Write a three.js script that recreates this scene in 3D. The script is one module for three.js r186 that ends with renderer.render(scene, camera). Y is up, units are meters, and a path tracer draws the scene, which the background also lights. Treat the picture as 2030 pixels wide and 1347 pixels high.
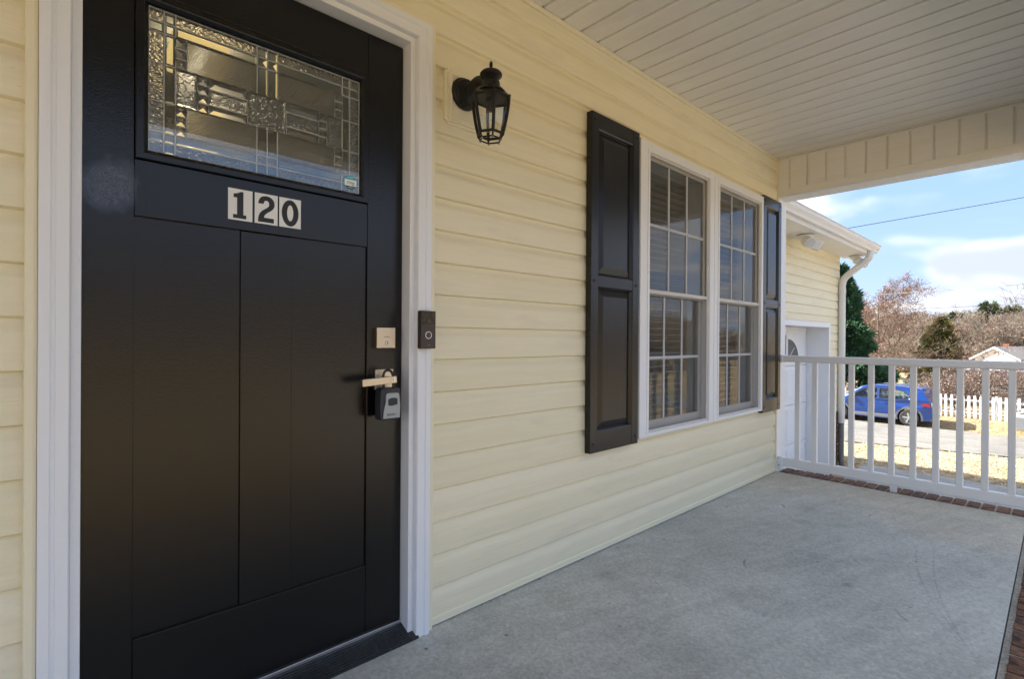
import * as THREE from 'three';
import { mergeGeometries } from 'three/addons/utils/BufferGeometryUtils.js';
import { RoundedBoxGeometry } from 'three/addons/geometries/RoundedBoxGeometry.js';

// ---------------------------------------------------------------- camera, sky, sun, exposure
const scene = new THREE.Scene();
const camera = new THREE.PerspectiveCamera(67.74, 1024 / 680, 0.05, 2500);
camera.position.set(-0.0776, 1.1177, 1.6473);
camera.up.set(-0.0034, 0.99998, -0.00588);
camera.lookAt(-0.0776 + 0.67692, 1.1177 - 0.00202, 1.6473 - 0.73606);

const renderer = new THREE.WebGLRenderer({ antialias: true });
renderer.setSize(1024, 680);
renderer.toneMapping = THREE.LinearToneMapping;
renderer.toneMappingExposure = 5.3;
renderer.shadowMap.enabled = true;

function rng(seed) { let a = seed >>> 0; return () => { a = (a + 0x6D2B79F5) | 0; let t = Math.imul(a ^ (a >>> 15), 1 | a); t = (t + Math.imul(t ^ (t >>> 7), 61 | t)) ^ t; return ((t ^ (t >>> 14)) >>> 0) / 4294967296; }; }
const lerp = (a, b, t) => a + (b - a) * t;
const clamp = (v, a = 0, b = 1) => Math.min(b, Math.max(a, v));
const sstep = (a, b, v) => { const t = clamp((v - a) / (b - a)); return t * t * (3 - 2 * t); };
// tileable value noise
function valueNoise(seed) {
  const r = rng(seed), N = 256, tab = new Float32Array(N * N); for (let i = 0; i < N * N; i++) tab[i] = r();
  return (x, y, px = 256, py = 256) => {
    const xi = Math.floor(x), yi = Math.floor(y); let fx = x - xi, fy = y - yi; fx = fx * fx * (3 - 2 * fx); fy = fy * fy * (3 - 2 * fy);
    const x0 = ((xi % px) + px) % px, x1 = (x0 + 1) % px, y0 = ((yi % py) + py) % py, y1 = (y0 + 1) % py;
    const a = tab[(y0 & 255) * N + (x0 & 255)], b = tab[(y0 & 255) * N + (x1 & 255)], c = tab[(y1 & 255) * N + (x0 & 255)], d = tab[(y1 & 255) * N + (x1 & 255)];
    return a + (b - a) * fx + (c - a) * fy + (a - b - c + d) * fx * fy;
  };
}
const N1 = valueNoise(11), N2 = valueNoise(29);
function fbm(x, y, oct = 5, px = 256, py = 256, n = N1) { let s = 0, a = 0.5, t = 0; for (let o = 0; o < oct; o++) { s += a * n(x, y, px, py); t += a; x *= 2; y *= 2; px *= 2; py *= 2; a *= 0.5; } return s / t; }

// the sky: blue with broken fair-weather clouds all round
{
  const w = 1536, h = 768, data = new Float32Array(w * h * 4), K = 0.33;
  for (let j = 0; j < h; j++) {
    const el = ((j + 0.5) / h - 0.5) * Math.PI, y = Math.sin(el), ce = Math.cos(el);
    for (let i = 0; i < w; i++) {
      const az = ((i + 0.5) / w - 0.5) * 2 * Math.PI, x = ce * Math.cos(az), z = ce * Math.sin(az);
      const up = Math.max(y, 0), t = Math.pow(1 - up, 5);
      let r = lerp(0.22, 0.47, t), g = lerp(0.39, 0.585, t), b = lerp(0.73, 0.76, t);
      if (y > -0.02) {
        const yy = up + 0.11, u = x / yy * 1.15, v = z / yy * 1.15;
        const wx = fbm(u * 0.5 + 40, v * 0.5 + 60, 3) * 1.8;
        let c = fbm(u * 0.85 + 17.3 + wx, v * 0.85 + 91.2 + wx, 6);
        let m = sstep(0.425, 0.60, c) * sstep(-0.02, 0.06, y);
        const c2 = fbm((u + 0.12) * 0.85 + 17.3 + wx, (v + 0.12) * 0.85 + 91.2 + wx, 5);
        const dens = sstep(0.50, 0.76, c2);
        const lr = lerp(0.80, 0.48, dens), lg = lerp(0.80, 0.525, dens), lb = lerp(0.82, 0.65, dens);
        m *= 0.92; r = lerp(r, lr, m); g = lerp(g, lg, m); b = lerp(b, lb, m);
        const ci = sstep(0.45, 0.8, fbm(u * 0.35 + 7, v * 1.1 + 3, 4)) * 0.22; r = lerp(r, 0.74, ci); g = lerp(g, 0.77, ci); b = lerp(b, 0.82, ci);
      }
      const k = (j * w + i) * 4; data[k] = r * K; data[k + 1] = g * K; data[k + 2] = b * K; data[k + 3] = 1;
    }
  }
  const sky = new THREE.DataTexture(data, w, h, THREE.RGBAFormat, THREE.FloatType);
  sky.mapping = THREE.EquirectangularReflectionMapping; sky.magFilter = THREE.LinearFilter; sky.minFilter = THREE.LinearFilter; sky.wrapS = THREE.RepeatWrapping; sky.needsUpdate = true;
  scene.background = sky; scene.environment = sky;
}
// the sun stands behind the house (due -z, a touch -x)
const sun = new THREE.DirectionalLight(new THREE.Color(1.0, 0.96, 0.89), 3.0);
sun.position.set(-18 + 6, 62, -58); sun.target.position.set(6, 0, 0);
sun.castShadow = true; sun.shadow.radius = 1; sun.shadow.mapSize.set(4096, 4096);
Object.assign(sun.shadow.camera, { left: -50, right: 50, top: 50, bottom: -50, near: 1, far: 200 });
sun.shadow.camera.updateProjectionMatrix();
scene.add(sun, sun.target);

// ---------------------------------------------------------------- textures
function tex(w, h, fn, { srgb = false, repeat = [1, 1], wrap = true } = {}) {
  const d = new Uint8Array(w * h * 4), o = [0, 0, 0];
  for (let j = 0; j < h; j++) for (let i = 0; i < w; i++) { fn(i / w, j / h, o, i, j); const k = (j * w + i) * 4; d[k] = clamp(o[0]) * 255; d[k + 1] = clamp(o[1]) * 255; d[k + 2] = clamp(o[2]) * 255; d[k + 3] = 255; }
  const t = new THREE.DataTexture(d, w, h, THREE.RGBAFormat); t.magFilter = THREE.LinearFilter; t.minFilter = THREE.LinearMipmapLinearFilter; t.generateMipmaps = true;
  if (wrap) t.wrapS = t.wrapT = THREE.RepeatWrapping;
  if (srgb) t.colorSpace = THREE.SRGBColorSpace; t.repeat.set(...repeat); t.needsUpdate = true; return t;
}
const grey = (o, v) => { o[0] = o[1] = o[2] = v; };
const rnd = rng(5);
const vinylBump = tex(512, 512, (u, v, o) => grey(o, 0.55 * fbm(u * 5, v * 150, 3, 5, 150) + 0.45 * fbm(u * 24, v * 230, 2, 24, 230, N2)), { repeat: [0.9, 1.6] });
const vinylMap = tex(1024, 512, (u, v, o) => {
  const s = fbm(u * 6, v * 14, 5, 6, 14), g = fbm(u * 10, v * 120, 3, 10, 120, N2), sp = N2(u * 240, v * 240, 240, 240);
  const a = 0.985 + 0.03 * (s - 0.5) + 0.03 * (g - 0.5) - (sp > 0.985 ? 0.08 : 0) - sstep(0.60, 0.78, s) * 0.03;
  o[0] = a; o[1] = a * 0.995; o[2] = a * (0.985 + 0.03 * (s - 0.5));
}, { srgb: true, repeat: [0.41, 0.77] });
const peelBump = tex(512, 512, (u, v, o) => grey(o, 0.6 * fbm(u * 110, v * 110, 2, 110, 110) + 0.4 * fbm(u * 40, v * 40, 2, 40, 40, N2)), { repeat: [4.7, 4.7] });
const plasticBump = tex(256, 256, (u, v, o) => grey(o, fbm(u * 40, v * 40, 3, 40, 40)), { repeat: [4, 4] });
const woodBump = tex(256, 512, (u, v, o) => grey(o, fbm(u * 90, v * 4, 3, 90, 4)), { repeat: [3, 1] });
const gritBump = tex(512, 512, (u, v, o) => grey(o, 0.5 * fbm(u * 120, v * 120, 2, 120, 120) + 0.5 * fbm(u * 20, v * 20, 4, 20, 20, N2)), { repeat: [1.3, 1.3] });
const gritMap = tex(512, 512, (u, v, o) => { const a = 0.80 + 0.22 * (fbm(u * 8, v * 8, 5, 8, 8) - 0.5) + 0.25 * (N2(u * 256, v * 256, 256, 256) - 0.5); grey(o, a); }, { srgb: true, repeat: [0.7, 0.7] });
const asphaltMap = tex(512, 512, (u, v, o) => { const a = 0.78 + 0.25 * (fbm(u * 5, v * 5, 5, 5, 5) - 0.5) + 0.35 * (N2(u * 250, v * 250, 250, 250) - 0.5); o[0] = a; o[1] = a * 0.985; o[2] = a * 0.96; }, { srgb: true, repeat: [0.28, 0.28] });
const grassMap = tex(1024, 1024, (u, v, o) => {
  const a = fbm(u * 7, v * 7, 5, 7, 7), f = fbm(u * 140, v * 140, 2, 140, 140, N2), g = sstep(0.52, 0.72, fbm(u * 5, v * 5, 4, 5, 5, N2));
  const l = 0.68 + 0.30 * (a - 0.5) + 0.55 * (f - 0.5);
  o[0] = l * lerp(1.0, 0.80, g); o[1] = l * lerp(0.86, 0.82, g); o[2] = l * lerp(0.66, 0.52, g);
}, { srgb: true, repeat: [0.16, 0.16] });
const brickMap = tex(256, 256, (u, v, o) => { const a = 0.72 + 0.5 * (fbm(u * 9, v * 9, 5, 9, 9) - 0.5), b = sstep(0.58, 0.72, fbm(u * 6, v * 6, 3, 6, 6, N2)); o[0] = a * lerp(1, 0.55, b); o[1] = a * lerp(1, 0.55, b); o[2] = a * lerp(1, 0.62, b); }, { srgb: true, repeat: [5, 5] });
// the porch slab: one picture of 6.35 x 1.56 m, trowel clouds, scuffs, scratches, small stains
const FX0 = -1.85, FX1 = 4.5, FZ1 = 1.5;
const slabMap = (() => {
  const W = 2048, H = 512, L = new Float32Array(W * H).fill(1), warm = new Float32Array(W * H);
  for (let j = 0; j < H; j++) for (let i = 0; i < W; i++) {
    const x = i / W * 6.35, y = j / H * 1.5, k = j * W + i;
    const c = fbm(x * 1.3, y * 1.3, 5), c2 = fbm(x * 3.5 + 30, y * 3.5 + 9, 4, 256, 256, N2), f = N1(i * 0.9, j * 0.9), sw = fbm(x * 2 + y * 6, y * 30 - x * 8, 3);
    L[k] = 0.80 + 0.15 * (c - 0.5) + 0.07 * (c2 - 0.5) + 0.11 * (f - 0.5) + 0.06 * (fbm(x * 14, y * 14, 3) - 0.5) + 0.10 * (N2(i * 0.33, j * 0.33) - 0.5) + 0.08 * (sw - 0.5) - 0.05 * sstep(0.55, 0.7, c2) * sstep(0.45, 0.6, c);
    warm[k] = sstep(0.38, 0.66, fbm(x * 0.8 + 5, y * 0.8, 4, 256, 256, N2));
  }
  const r = rng(77);
  const dab = (x, z, rad, a) => { const ci = (x - FX0) / 6.35 * W, cj = z / 1.5 * H, ri = rad / 6.35 * W, R = Math.ceil(ri) + 1; for (let j = -R; j <= R; j++) for (let i = -R; i <= R; i++) { const ii = Math.round(ci) + i, jj = Math.round(cj) + j; if (ii < 0 || jj < 0 || ii >= W || jj >= H) continue; const q = Math.hypot(ii - ci, (jj - cj)) / Math.max(ri, 0.7); if (q < 1) L[jj * W + ii] -= a * (1 - q * q) * (0.6 + 0.8 * N1(ii * 0.7, jj * 0.7)); } };
  const line = (x0, z0, x1, z1, bend, a, wd) => { const n = Math.ceil(Math.hypot(x1 - x0, z1 - z0) / 0.002); const dx = x1 - x0, dz = z1 - z0; for (let i = 0; i <= n; i++) { const t = i / n, b = Math.sin(t * Math.PI) * bend; if (N2(i * 0.02, x0 * 50) < 0.25) continue; dab(x0 + dx * t - dz * b, z0 + dz * t + dx * b, wd, a * (0.5 + 0.5 * Math.sin(t * 3.1))); } };
  // drag marks near the open edge and by the railing
  line(3.85, 0.90, 2.35, 1.44, 0.05, 0.022, 0.0032); line(3.7, 1.12, 2.3, 1.47, 0.06, 0.028, 0.0040); line(3.5, 1.2, 2.2, 1.49, 0.04, 0.022, 0.0048); line(3.95, 0.55, 3.3, 0.98, -0.05, 0.021, 0.0024);
  line(4.0, 0.93, 3.62, 1.05, 0.02, 0.037, 0.0040); line(3.3, 0.8, 2.6, 1.2, 0.03, 0.016, 0.0024); line(4.2, 0.3, 3.4, 0.75, 0.1, 0.014, 0.0032); line(2.9, 1.0, 2.3, 1.35, 0.02, 0.016, 0.0032); line(2.35, 0.72, 2.2, 0.83, 0, 0.041, 0.0024);
  line(3.62, 0.42, 3.55, 0.47, 0, 0.091, 0.0064); line(3.3, 0.22, 3.22, 0.23, 0.1, 0.073, 0.0056); line(2.55, 0.62, 2.45, 0.66, 0.1, 0.069, 0.0056); line(2.0, 0.44, 1.96, 0.5, 0, 0.057, 0.0032); line(2.52, 1.2, 2.38, 1.32, 0.05, 0.057, 0.0048);
  for (let i = 0; i < 46; i++) { const x = 0.8 + r() * 3.6, z = 0.1 + r() * 1.35, a = r() * 6.3, l = 0.05 + r() * 0.45; line(x, z, x + Math.cos(a) * l, z + Math.sin(a) * l * 0.5, (r() - 0.5) * 0.3, 0.015 + r() * 0.03, 0.0022); }
  for (let i = 0; i < 90; i++) dab(FX0 + r() * 6.3, r() * 1.5, 0.003 + r() * 0.007, 0.12 + r() * 0.2);
  for (let i = 0; i < 9; i++) dab(0.9 + r() * 3.4, 0.2 + r() * 1.2, 0.03 + r() * 0.09, 0.05);
  dab(2.62, 1.02, 0.03, 0.10); for (let i = 0; i < 420; i++) { const q = r(); dab(0.95 + r() * 3.5, 0.012 + q * q * q * 0.09, 0.0025 + r() * 0.005, 0.10 + r() * 0.22); }
  return tex(W, H, (u, v, o, i, j) => { const k = j * W + i, l = L[k], w = warm[k]; o[0] = l * lerp(0.965, 1.0, w); o[1] = l * lerp(0.985, 0.985, w); o[2] = l * lerp(0.985, 0.94, w); }, { srgb: true, wrap: false });
})();

// ---------------------------------------------------------------- materials
const M = {};
const std = (o) => new THREE.MeshStandardMaterial({ side: THREE.DoubleSide, ...o }), phy = (o) => new THREE.MeshPhysicalMaterial({ side: THREE.DoubleSide, ...o });
const lin = (r, g, b) => new THREE.Color().setRGB(r, g, b), hex = (h) => new THREE.Color(h);
M.cream = [0, 1, 2, 3].map((i) => std({ color: lin(0.845 + 0.008 * i, 0.785 + 0.008 * i, 0.57 + 0.012 * i), map: vinylMap, roughness: 0.5, bumpMap: vinylBump, bumpScale: 0.0011 }));
M.creamTrim = std({ color: lin(0.845, 0.785, 0.585), roughness: 0.45, bumpMap: plasticBump, bumpScale: 0.0003 });
M.ceiling = [0, 1, 2].map((i) => std({ color: lin(0.87 - 0.01 * i, 0.86 - 0.01 * i, 0.835 - 0.01 * i), roughness: 0.5, map: vinylMap, bumpMap: plasticBump, bumpScale: 0.0004 }));
M.beam = std({ color: lin(0.87, 0.86, 0.83), map: vinylMap, roughness: 0.5, bumpMap: vinylBump, bumpScale: 0.0004 });
M.white = std({ color: lin(0.82, 0.835, 0.86), roughness: 0.42, bumpMap: plasticBump, bumpScale: 0.0003 });
M.whiteWorn = std({ color: lin(0.80, 0.80, 0.795), map: gritMap, roughness: 0.5 });
M.rail = std({ color: lin(0.80, 0.815, 0.83), roughness: 0.35, bumpMap: plasticBump, bumpScale: 0.0002 });
M.doorBlack = std({ color: lin(0.0022, 0.0021, 0.0022), roughness: 0.23, bumpMap: peelBump, bumpScale: 0.0004 });
M.black = std({ color: lin(0.007, 0.007, 0.008), roughness: 0.4 });
M.shutter = std({ color: lin(0.005, 0.0043, 0.004), roughness: 0.27, bumpMap: woodBump, bumpScale: 0.0006 });
M.lantern = std({ color: lin(0.014, 0.012, 0.009), roughness: 0.42, metalness: 0.3, bumpMap: plasticBump, bumpScale: 0.0003 });
M.nickel = std({ color: lin(0.60, 0.52, 0.41), roughness: 0.34, metalness: 1 });
M.chrome = std({ color: lin(0.62, 0.62, 0.62), roughness: 0.22, metalness: 1 });
M.screw = std({ color: lin(0.35, 0.31, 0.25), roughness: 0.4, metalness: 1 });
M.slab = std({ color: lin(0.87, 0.84, 0.775), map: slabMap, roughness: 0.72, bumpMap: gritBump, bumpScale: 0.0015 });
M.concrete = std({ color: lin(0.50, 0.49, 0.46), map: gritMap, roughness: 0.85, bumpMap: gritBump, bumpScale: 0.003 });
M.brick = [[0.33, 0.155, 0.085], [0.29, 0.135, 0.08], [0.37, 0.18, 0.10], [0.25, 0.125, 0.08]].map((c) => std({ color: lin(...c), map: brickMap, roughness: 0.9, bumpMap: gritBump, bumpScale: 0.003 }));
M.mortar = std({ color: lin(0.52, 0.47, 0.40), map: gritMap, roughness: 0.95, bumpMap: gritBump, bumpScale: 0.003 });
M.glass = phy({ color: lin(0.93, 0.95, 0.94), transmission: 1, thickness: 0, roughness: 0.0, ior: 1.52 });
M.doubleGlass = phy({ color: lin(0.74, 0.76, 0.75), transmission: 1, thickness: 0, roughness: 0.0, ior: 2.0 });   // four reflecting faces of a coated double pane
M.screen = std({ color: lin(0.05, 0.05, 0.052), roughness: 0.8, transparent: true, opacity: 0.24, side: THREE.DoubleSide });
M.sash = std({ color: lin(0.62, 0.60, 0.57), roughness: 0.5 });
M.blind = std({ color: lin(0.66, 0.64, 0.60), roughness: 0.55 });
M.inner = std({ color: lin(0.42, 0.395, 0.35), roughness: 0.9 });
M.innerFloor = std({ color: lin(0.22, 0.14, 0.08), roughness: 0.5 });
M.asphalt = std({ color: lin(0.34, 0.33, 0.31), map: asphaltMap, roughness: 0.95, bumpMap: gritBump, bumpScale: 0.006 });
M.grass = std({ color: lin(0.80, 0.76, 0.72), map: grassMap, roughness: 1, bumpMap: gritBump, bumpScale: 0.02 });
M.roof = std({ color: lin(0.07, 0.06, 0.055), map: gritMap, roughness: 0.95 });
M.gutter = std({ color: lin(0.80, 0.80, 0.79), map: vinylMap, roughness: 0.45 });

// ---------------------------------------------------------------- helpers
const names = {};
const numbered = (n) => { const k = names[n] = (names[n] ?? -1) + 1; return k ? `${n}_${String(k).padStart(3, '0')}` : n; };
function thing(name, label, category, pos = [0, 0, 0], group) { const g = new THREE.Group(); g.name = numbered(name); g.position.set(...pos); g.userData = { label, category }; if (group) g.userData.group = group; scene.add(g); return g; }
function struct(name, geo, mat) { const m = new THREE.Mesh(geo, mat); m.name = numbered(name); m.userData = { kind: 'structure' }; m.castShadow = m.receiveShadow = true; scene.add(m); return m; }
function part(parent, name, geo, mat, pos, rot) { const m = new THREE.Mesh(Array.isArray(geo) ? join(geo) : geo, mat); m.name = name; m.castShadow = m.receiveShadow = true; if (pos) m.position.set(...pos); if (rot) m.rotation.set(...rot); parent.add(m); return m; }
function grp(parent, name, pos) { const g = new THREE.Group(); g.name = name; if (pos) g.position.set(...pos); parent.add(g); return g; }
// uv in metres from the dominant direction of each face
function boxMap(geo, ou = 0, ov = 0, swap = false) {
  const g = geo.index ? geo.toNonIndexed() : geo; if (!g.attributes.normal) g.computeVertexNormals();
  const p = g.attributes.position, uv = new Float32Array(p.count * 2), a = new THREE.Vector3(), b = new THREE.Vector3(), c = new THREE.Vector3();
  for (let i = 0; i < p.count; i += 3) {
    a.fromBufferAttribute(p, i); b.fromBufferAttribute(p, i + 1).sub(a); c.fromBufferAttribute(p, i + 2).sub(a); b.cross(c);
    const ax = Math.abs(b.x), ay = Math.abs(b.y), az = Math.abs(b.z), d = ay > ax && ay > az ? 1 : ax > az ? 0 : 2;
    for (let k = 0; k < 3; k++) { const x = p.getX(i + k), y = p.getY(i + k), z = p.getZ(i + k); let u = d === 0 ? z : x, v = d === 1 ? z : y; if (swap) [u, v] = [v, u]; uv[(i + k) * 2] = u + ou; uv[(i + k) * 2 + 1] = v + ov; }
  }
  g.setAttribute('uv', new THREE.BufferAttribute(uv, 2)); return g;
}
const clean = (g) => { const q = g.index ? g.toNonIndexed() : g; for (const k of Object.keys(q.attributes)) if (!['position', 'normal', 'uv'].includes(k)) q.deleteAttribute(k); if (!q.attributes.uv) boxMap(q); return q; };
const join = (gs) => mergeGeometries(gs.map(clean));
// box by its two corners
const B = (x0, x1, y0, y1, z0, z1, r = 0) => { const w = x1 - x0, h = y1 - y0, d = z1 - z0; const g = r ? new RoundedBoxGeometry(w, h, d, 1, Math.min(r, w / 2.01, h / 2.01, d / 2.01)) : new THREE.BoxGeometry(w, h, d); g.translate((x0 + x1) / 2, (y0 + y1) / 2, (z0 + z1) / 2); return boxMap(g); };
const cyl = (r0, r1, h, n = 16) => new THREE.CylinderGeometry(r0, r1, h, n);
// closed profile loft between two ends: A(i), B(i) give the profile point at each end
function loft(n, A, Bf, caps = true) {
  const P = [], tri = (a, b, c) => P.push(...a, ...b, ...c);
  for (let i = 0; i < n; i++) { const k = (i + 1) % n, a = A(i), b = A(k), c = Bf(i), d = Bf(k); tri(a, b, d); tri(a, d, c); }
  if (caps) { const c2 = (F, flip) => { const pts = []; for (let i = 0; i < n; i++) pts.push(F(i)); const p0 = pts[0]; let nx = [0, 0, 0]; const v = pts.map((q) => new THREE.Vector3(...q)); const nn = new THREE.Vector3(); for (let i = 0; i < n; i++) nn.add(new THREE.Vector3().crossVectors(v[i], v[(i + 1) % n])); nn.normalize(); const ux = new THREE.Vector3(Math.abs(nn.x) > 0.9 ? 0 : 1, Math.abs(nn.x) > 0.9 ? 1 : 0, 0).cross(nn).normalize(), uy = nn.clone().cross(ux); const fl = THREE.ShapeUtils.triangulateShape(v.map((q) => new THREE.Vector2(q.dot(ux), q.dot(uy))), []); for (const [i, j, k] of fl) flip ? tri(pts[i], pts[k], pts[j]) : tri(pts[i], pts[j], pts[k]); }; c2(A, true); c2(Bf, false); }
  const g = new THREE.BufferGeometry(); g.setAttribute('position', new THREE.Float32BufferAttribute(P, 3)); g.computeVertexNormals(); return boxMap(g);
}
// mitred frame pieces round the rectangle x0..x1, y0..y1; profile points [outward distance, z]
function frame(profile, x0, x1, y0, y1, sides = 'lrtb') {
  const n = profile.length, o = {}, bl = !sides.includes('b'), tl = !sides.includes('t');
  const yb = (d) => bl ? y0 : y0 - d, yt = (d) => tl ? y1 : y1 + d, P = profile;
  if (sides.includes('l')) o.l = loft(n, (i) => [x0 - P[i][0], yb(P[i][0]), P[i][1]], (i) => [x0 - P[i][0], yt(P[i][0]), P[i][1]]);
  if (sides.includes('r')) o.r = loft(n, (i) => [x1 + P[i][0], yt(P[i][0]), P[i][1]], (i) => [x1 + P[i][0], yb(P[i][0]), P[i][1]]);
  if (sides.includes('t')) o.t = loft(n, (i) => [x0 - P[i][0], y1 + P[i][0], P[i][1]], (i) => [x1 + P[i][0], y1 + P[i][0], P[i][1]]);
  if (sides.includes('b')) o.b = loft(n, (i) => [x1 + P[i][0], y0 - P[i][0], P[i][1]], (i) => [x0 - P[i][0], y0 - P[i][0], P[i][1]]);
  return o;
}
function addFrame(parent, name, mat, profile, x0, x1, y0, y1, sides = 'lrtb') { const f = frame(profile, x0, x1, y0, y1, sides); return Object.values(f).map((g) => part(parent, name, g, mat)); }
const lathe = (pts, n = 24) => new THREE.LatheGeometry(pts.map(([r, y]) => new THREE.Vector2(r, y)), n);
const tube = (pts, r, seg = 24, n = 8, closed = false) => new THREE.TubeGeometry(new THREE.CatmullRomCurve3(pts.map((p) => new THREE.Vector3(...p)), closed), seg, r, n, closed);
// a pyramid-topped or bevelled plate: base rectangle at z0, top rectangle inset by b at z1
function bevelPlate(x0, x1, y0, y1, z0, z1, b) {
  const a = [[x0, y0, z0], [x1, y0, z0], [x1, y1, z0], [x0, y1, z0]], t = [[x0 + b, y0 + b, z1], [x1 - b, y0 + b, z1], [x1 - b, y1 - b, z1], [x0 + b, y1 - b, z1]], P = [];
  const q = (a, b, c, d) => P.push(...a, ...b, ...c, ...a, ...c, ...d);
  for (let i = 0; i < 4; i++) q(a[i], a[(i + 1) % 4], t[(i + 1) % 4], t[i]); q(t[0], t[1], t[2], t[3]); q(a[3], a[2], a[1], a[0]);
  const g = new THREE.BufferGeometry(); g.setAttribute('position', new THREE.Float32BufferAttribute(P, 3)); g.computeVertexNormals(); return boxMap(g);
}
// ================================================================ SETTING: terrain, paving
function hgt(x, z) {
  let y = -1.0 - 0.09 * clamp(x - 10.3, 0, 15.7);
  y += 0.11 * clamp(x - 26.8, 0, 2.6) - 0.08 * clamp(x - 31, 0, 28) - 0.004 * clamp(x - 59, 0, 50) + 0.06 * clamp(x - 122, 0, 150);
  y += 0.5 * sstep(30, 80, Math.abs(z)) * (fbm(x * 0.02 + 9, z * 0.02 + 4, 3) - 0.3) * 3;
  if (z > 16) y += 0.012 * (z - 16) * sstep(30, 0, x);
  return y;
}
{
  const ax = (lo, hi, mid0, mid1, st) => { const a = []; for (let v = mid0; v <= mid1; v += st) a.push(v); let s = st, v = mid1; while (v < hi) { s *= 1.18; v += s; a.push(v); } s = st; v = mid0; while (v > lo) { s *= 1.18; v -= s; a.unshift(v); } return a; };
  const xs = ax(-900, 1600, 0, 34, 0.5), zs = ax(-900, 900, -12, 12, 0.5), P = [], I = [], U = [];
  for (const z of zs) for (const x of xs) { P.push(x, hgt(x, z), z); U.push(x, z); }
  const n = xs.length; for (let j = 0; j + 1 < zs.length; j++) for (let i = 0; i + 1 < n; i++) { const a = j * n + i; I.push(a, a + n, a + 1, a + 1, a + n, a + n + 1); }
  const g = new THREE.BufferGeometry(); g.setAttribute('position', new THREE.Float32BufferAttribute(P, 3)); g.setAttribute('uv', new THREE.Float32BufferAttribute(U, 2)); g.setIndex(I); g.computeVertexNormals();
  struct('ground', g, M.grass);
}
// a sheet laid over the terrain between two edges given by x at each z
function sheet(x0f, x1f, z0, z1, dz, nx, lift) {
  const P = [], I = [], U = [], rows = Math.round((z1 - z0) / dz);
  for (let j = 0; j <= rows; j++) { const z = z0 + (z1 - z0) * j / rows, a = x0f(z), b = x1f(z); for (let i = 0; i <= nx; i++) { const x = lerp(a, b, i / nx); P.push(x, hgt(x, z) + lift, z); U.push(x, z); } }
  for (let j = 0; j < rows; j++) for (let i = 0; i < nx; i++) { const a = j * (nx + 1) + i; I.push(a, a + nx + 1, a + 1, a + 1, a + nx + 1, a + nx + 2); }
  const g = new THREE.BufferGeometry(); g.setAttribute('position', new THREE.Float32BufferAttribute(P, 3)); g.setAttribute('uv', new THREE.Float32BufferAttribute(U, 2)); g.setIndex(I); g.computeVertexNormals(); return g;
}
const roadNear = (z) => 15.45 + 0.6 * z * (z > 6 ? 0.6 : 1) + 0.18 * (fbm(z * 0.9 + 3, 1, 3) - 0.5) + (z > 6 ? 1.44 : 0);
const roadFar = (z) => 26.1 + 0.35 * (fbm(z * 0.7 + 13, 5, 3) - 0.5) + 0.10 * Math.max(0, z);
struct('road', sheet((z) => z < -9 ? 10.05 + (-9 - z) * 0.1 : roadNear(z), roadFar, -40, 17, 0.25, 40, 0.03), M.asphalt);
struct('driveway', boxMap(new THREE.BoxGeometry(5.35, 0.2, 17).translate(7.4, -1.062, 7.9)), M.concrete);

// ================================================================ PORCH FLOOR
const slab = new THREE.BoxGeometry(FX1 - FX0, 0.15, FZ1 + 0.1); slab.translate((FX0 + FX1) / 2, -0.075, (FZ1 - 0.1) / 2);
{ const p = slab.attributes.position, u = slab.attributes.uv; for (let i = 0; i < p.count; i++) u.setXY(i, (p.getX(i) - FX0) / (FX1 - FX0), clamp(p.getZ(i) / FZ1, 0, 1)); }
const slabBump = gritBump.clone(); slabBump.repeat.set(8, 2.2); slabBump.needsUpdate = true; M.slab.bumpMap = slabBump;
const porch = struct('porch_floor', slab, M.slab);
part(porch, 'foundation_wall', [B(FX0, 4.505, -1.2, -0.151, 0.02, 1.70), B(4.506, 4.70, -1.2, -0.0095, 0.004, 1.72), B(FX0, 4.505, -0.150, -0.0095, 1.504, 1.72)], M.mortar);
{
  const r = rng(31);
  for (let k = 0; k < 23; k++) { const z = 0.02 + k * 0.0742; part(porch, 'brick', B(4.509 + r() * 0.003, 4.703 + r() * 0.004, -0.07, -0.004 + r() * 0.004, z, z + 0.0625 + r() * 0.002, 0.004), M.brick[(r() * 4) | 0]); }
  for (let k = 0; k < 84; k++) { const x = 4.43 - k * 0.0748; if (x < FX0) break; part(porch, 'brick', B(x, x + 0.063 + r() * 0.003, -0.07, -0.006 + r() * 0.004, 1.522 + r() * 0.003, 1.722 + r() * 0.005, 0.004), M.brick[(r() * 4) | 0]); }
}

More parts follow.
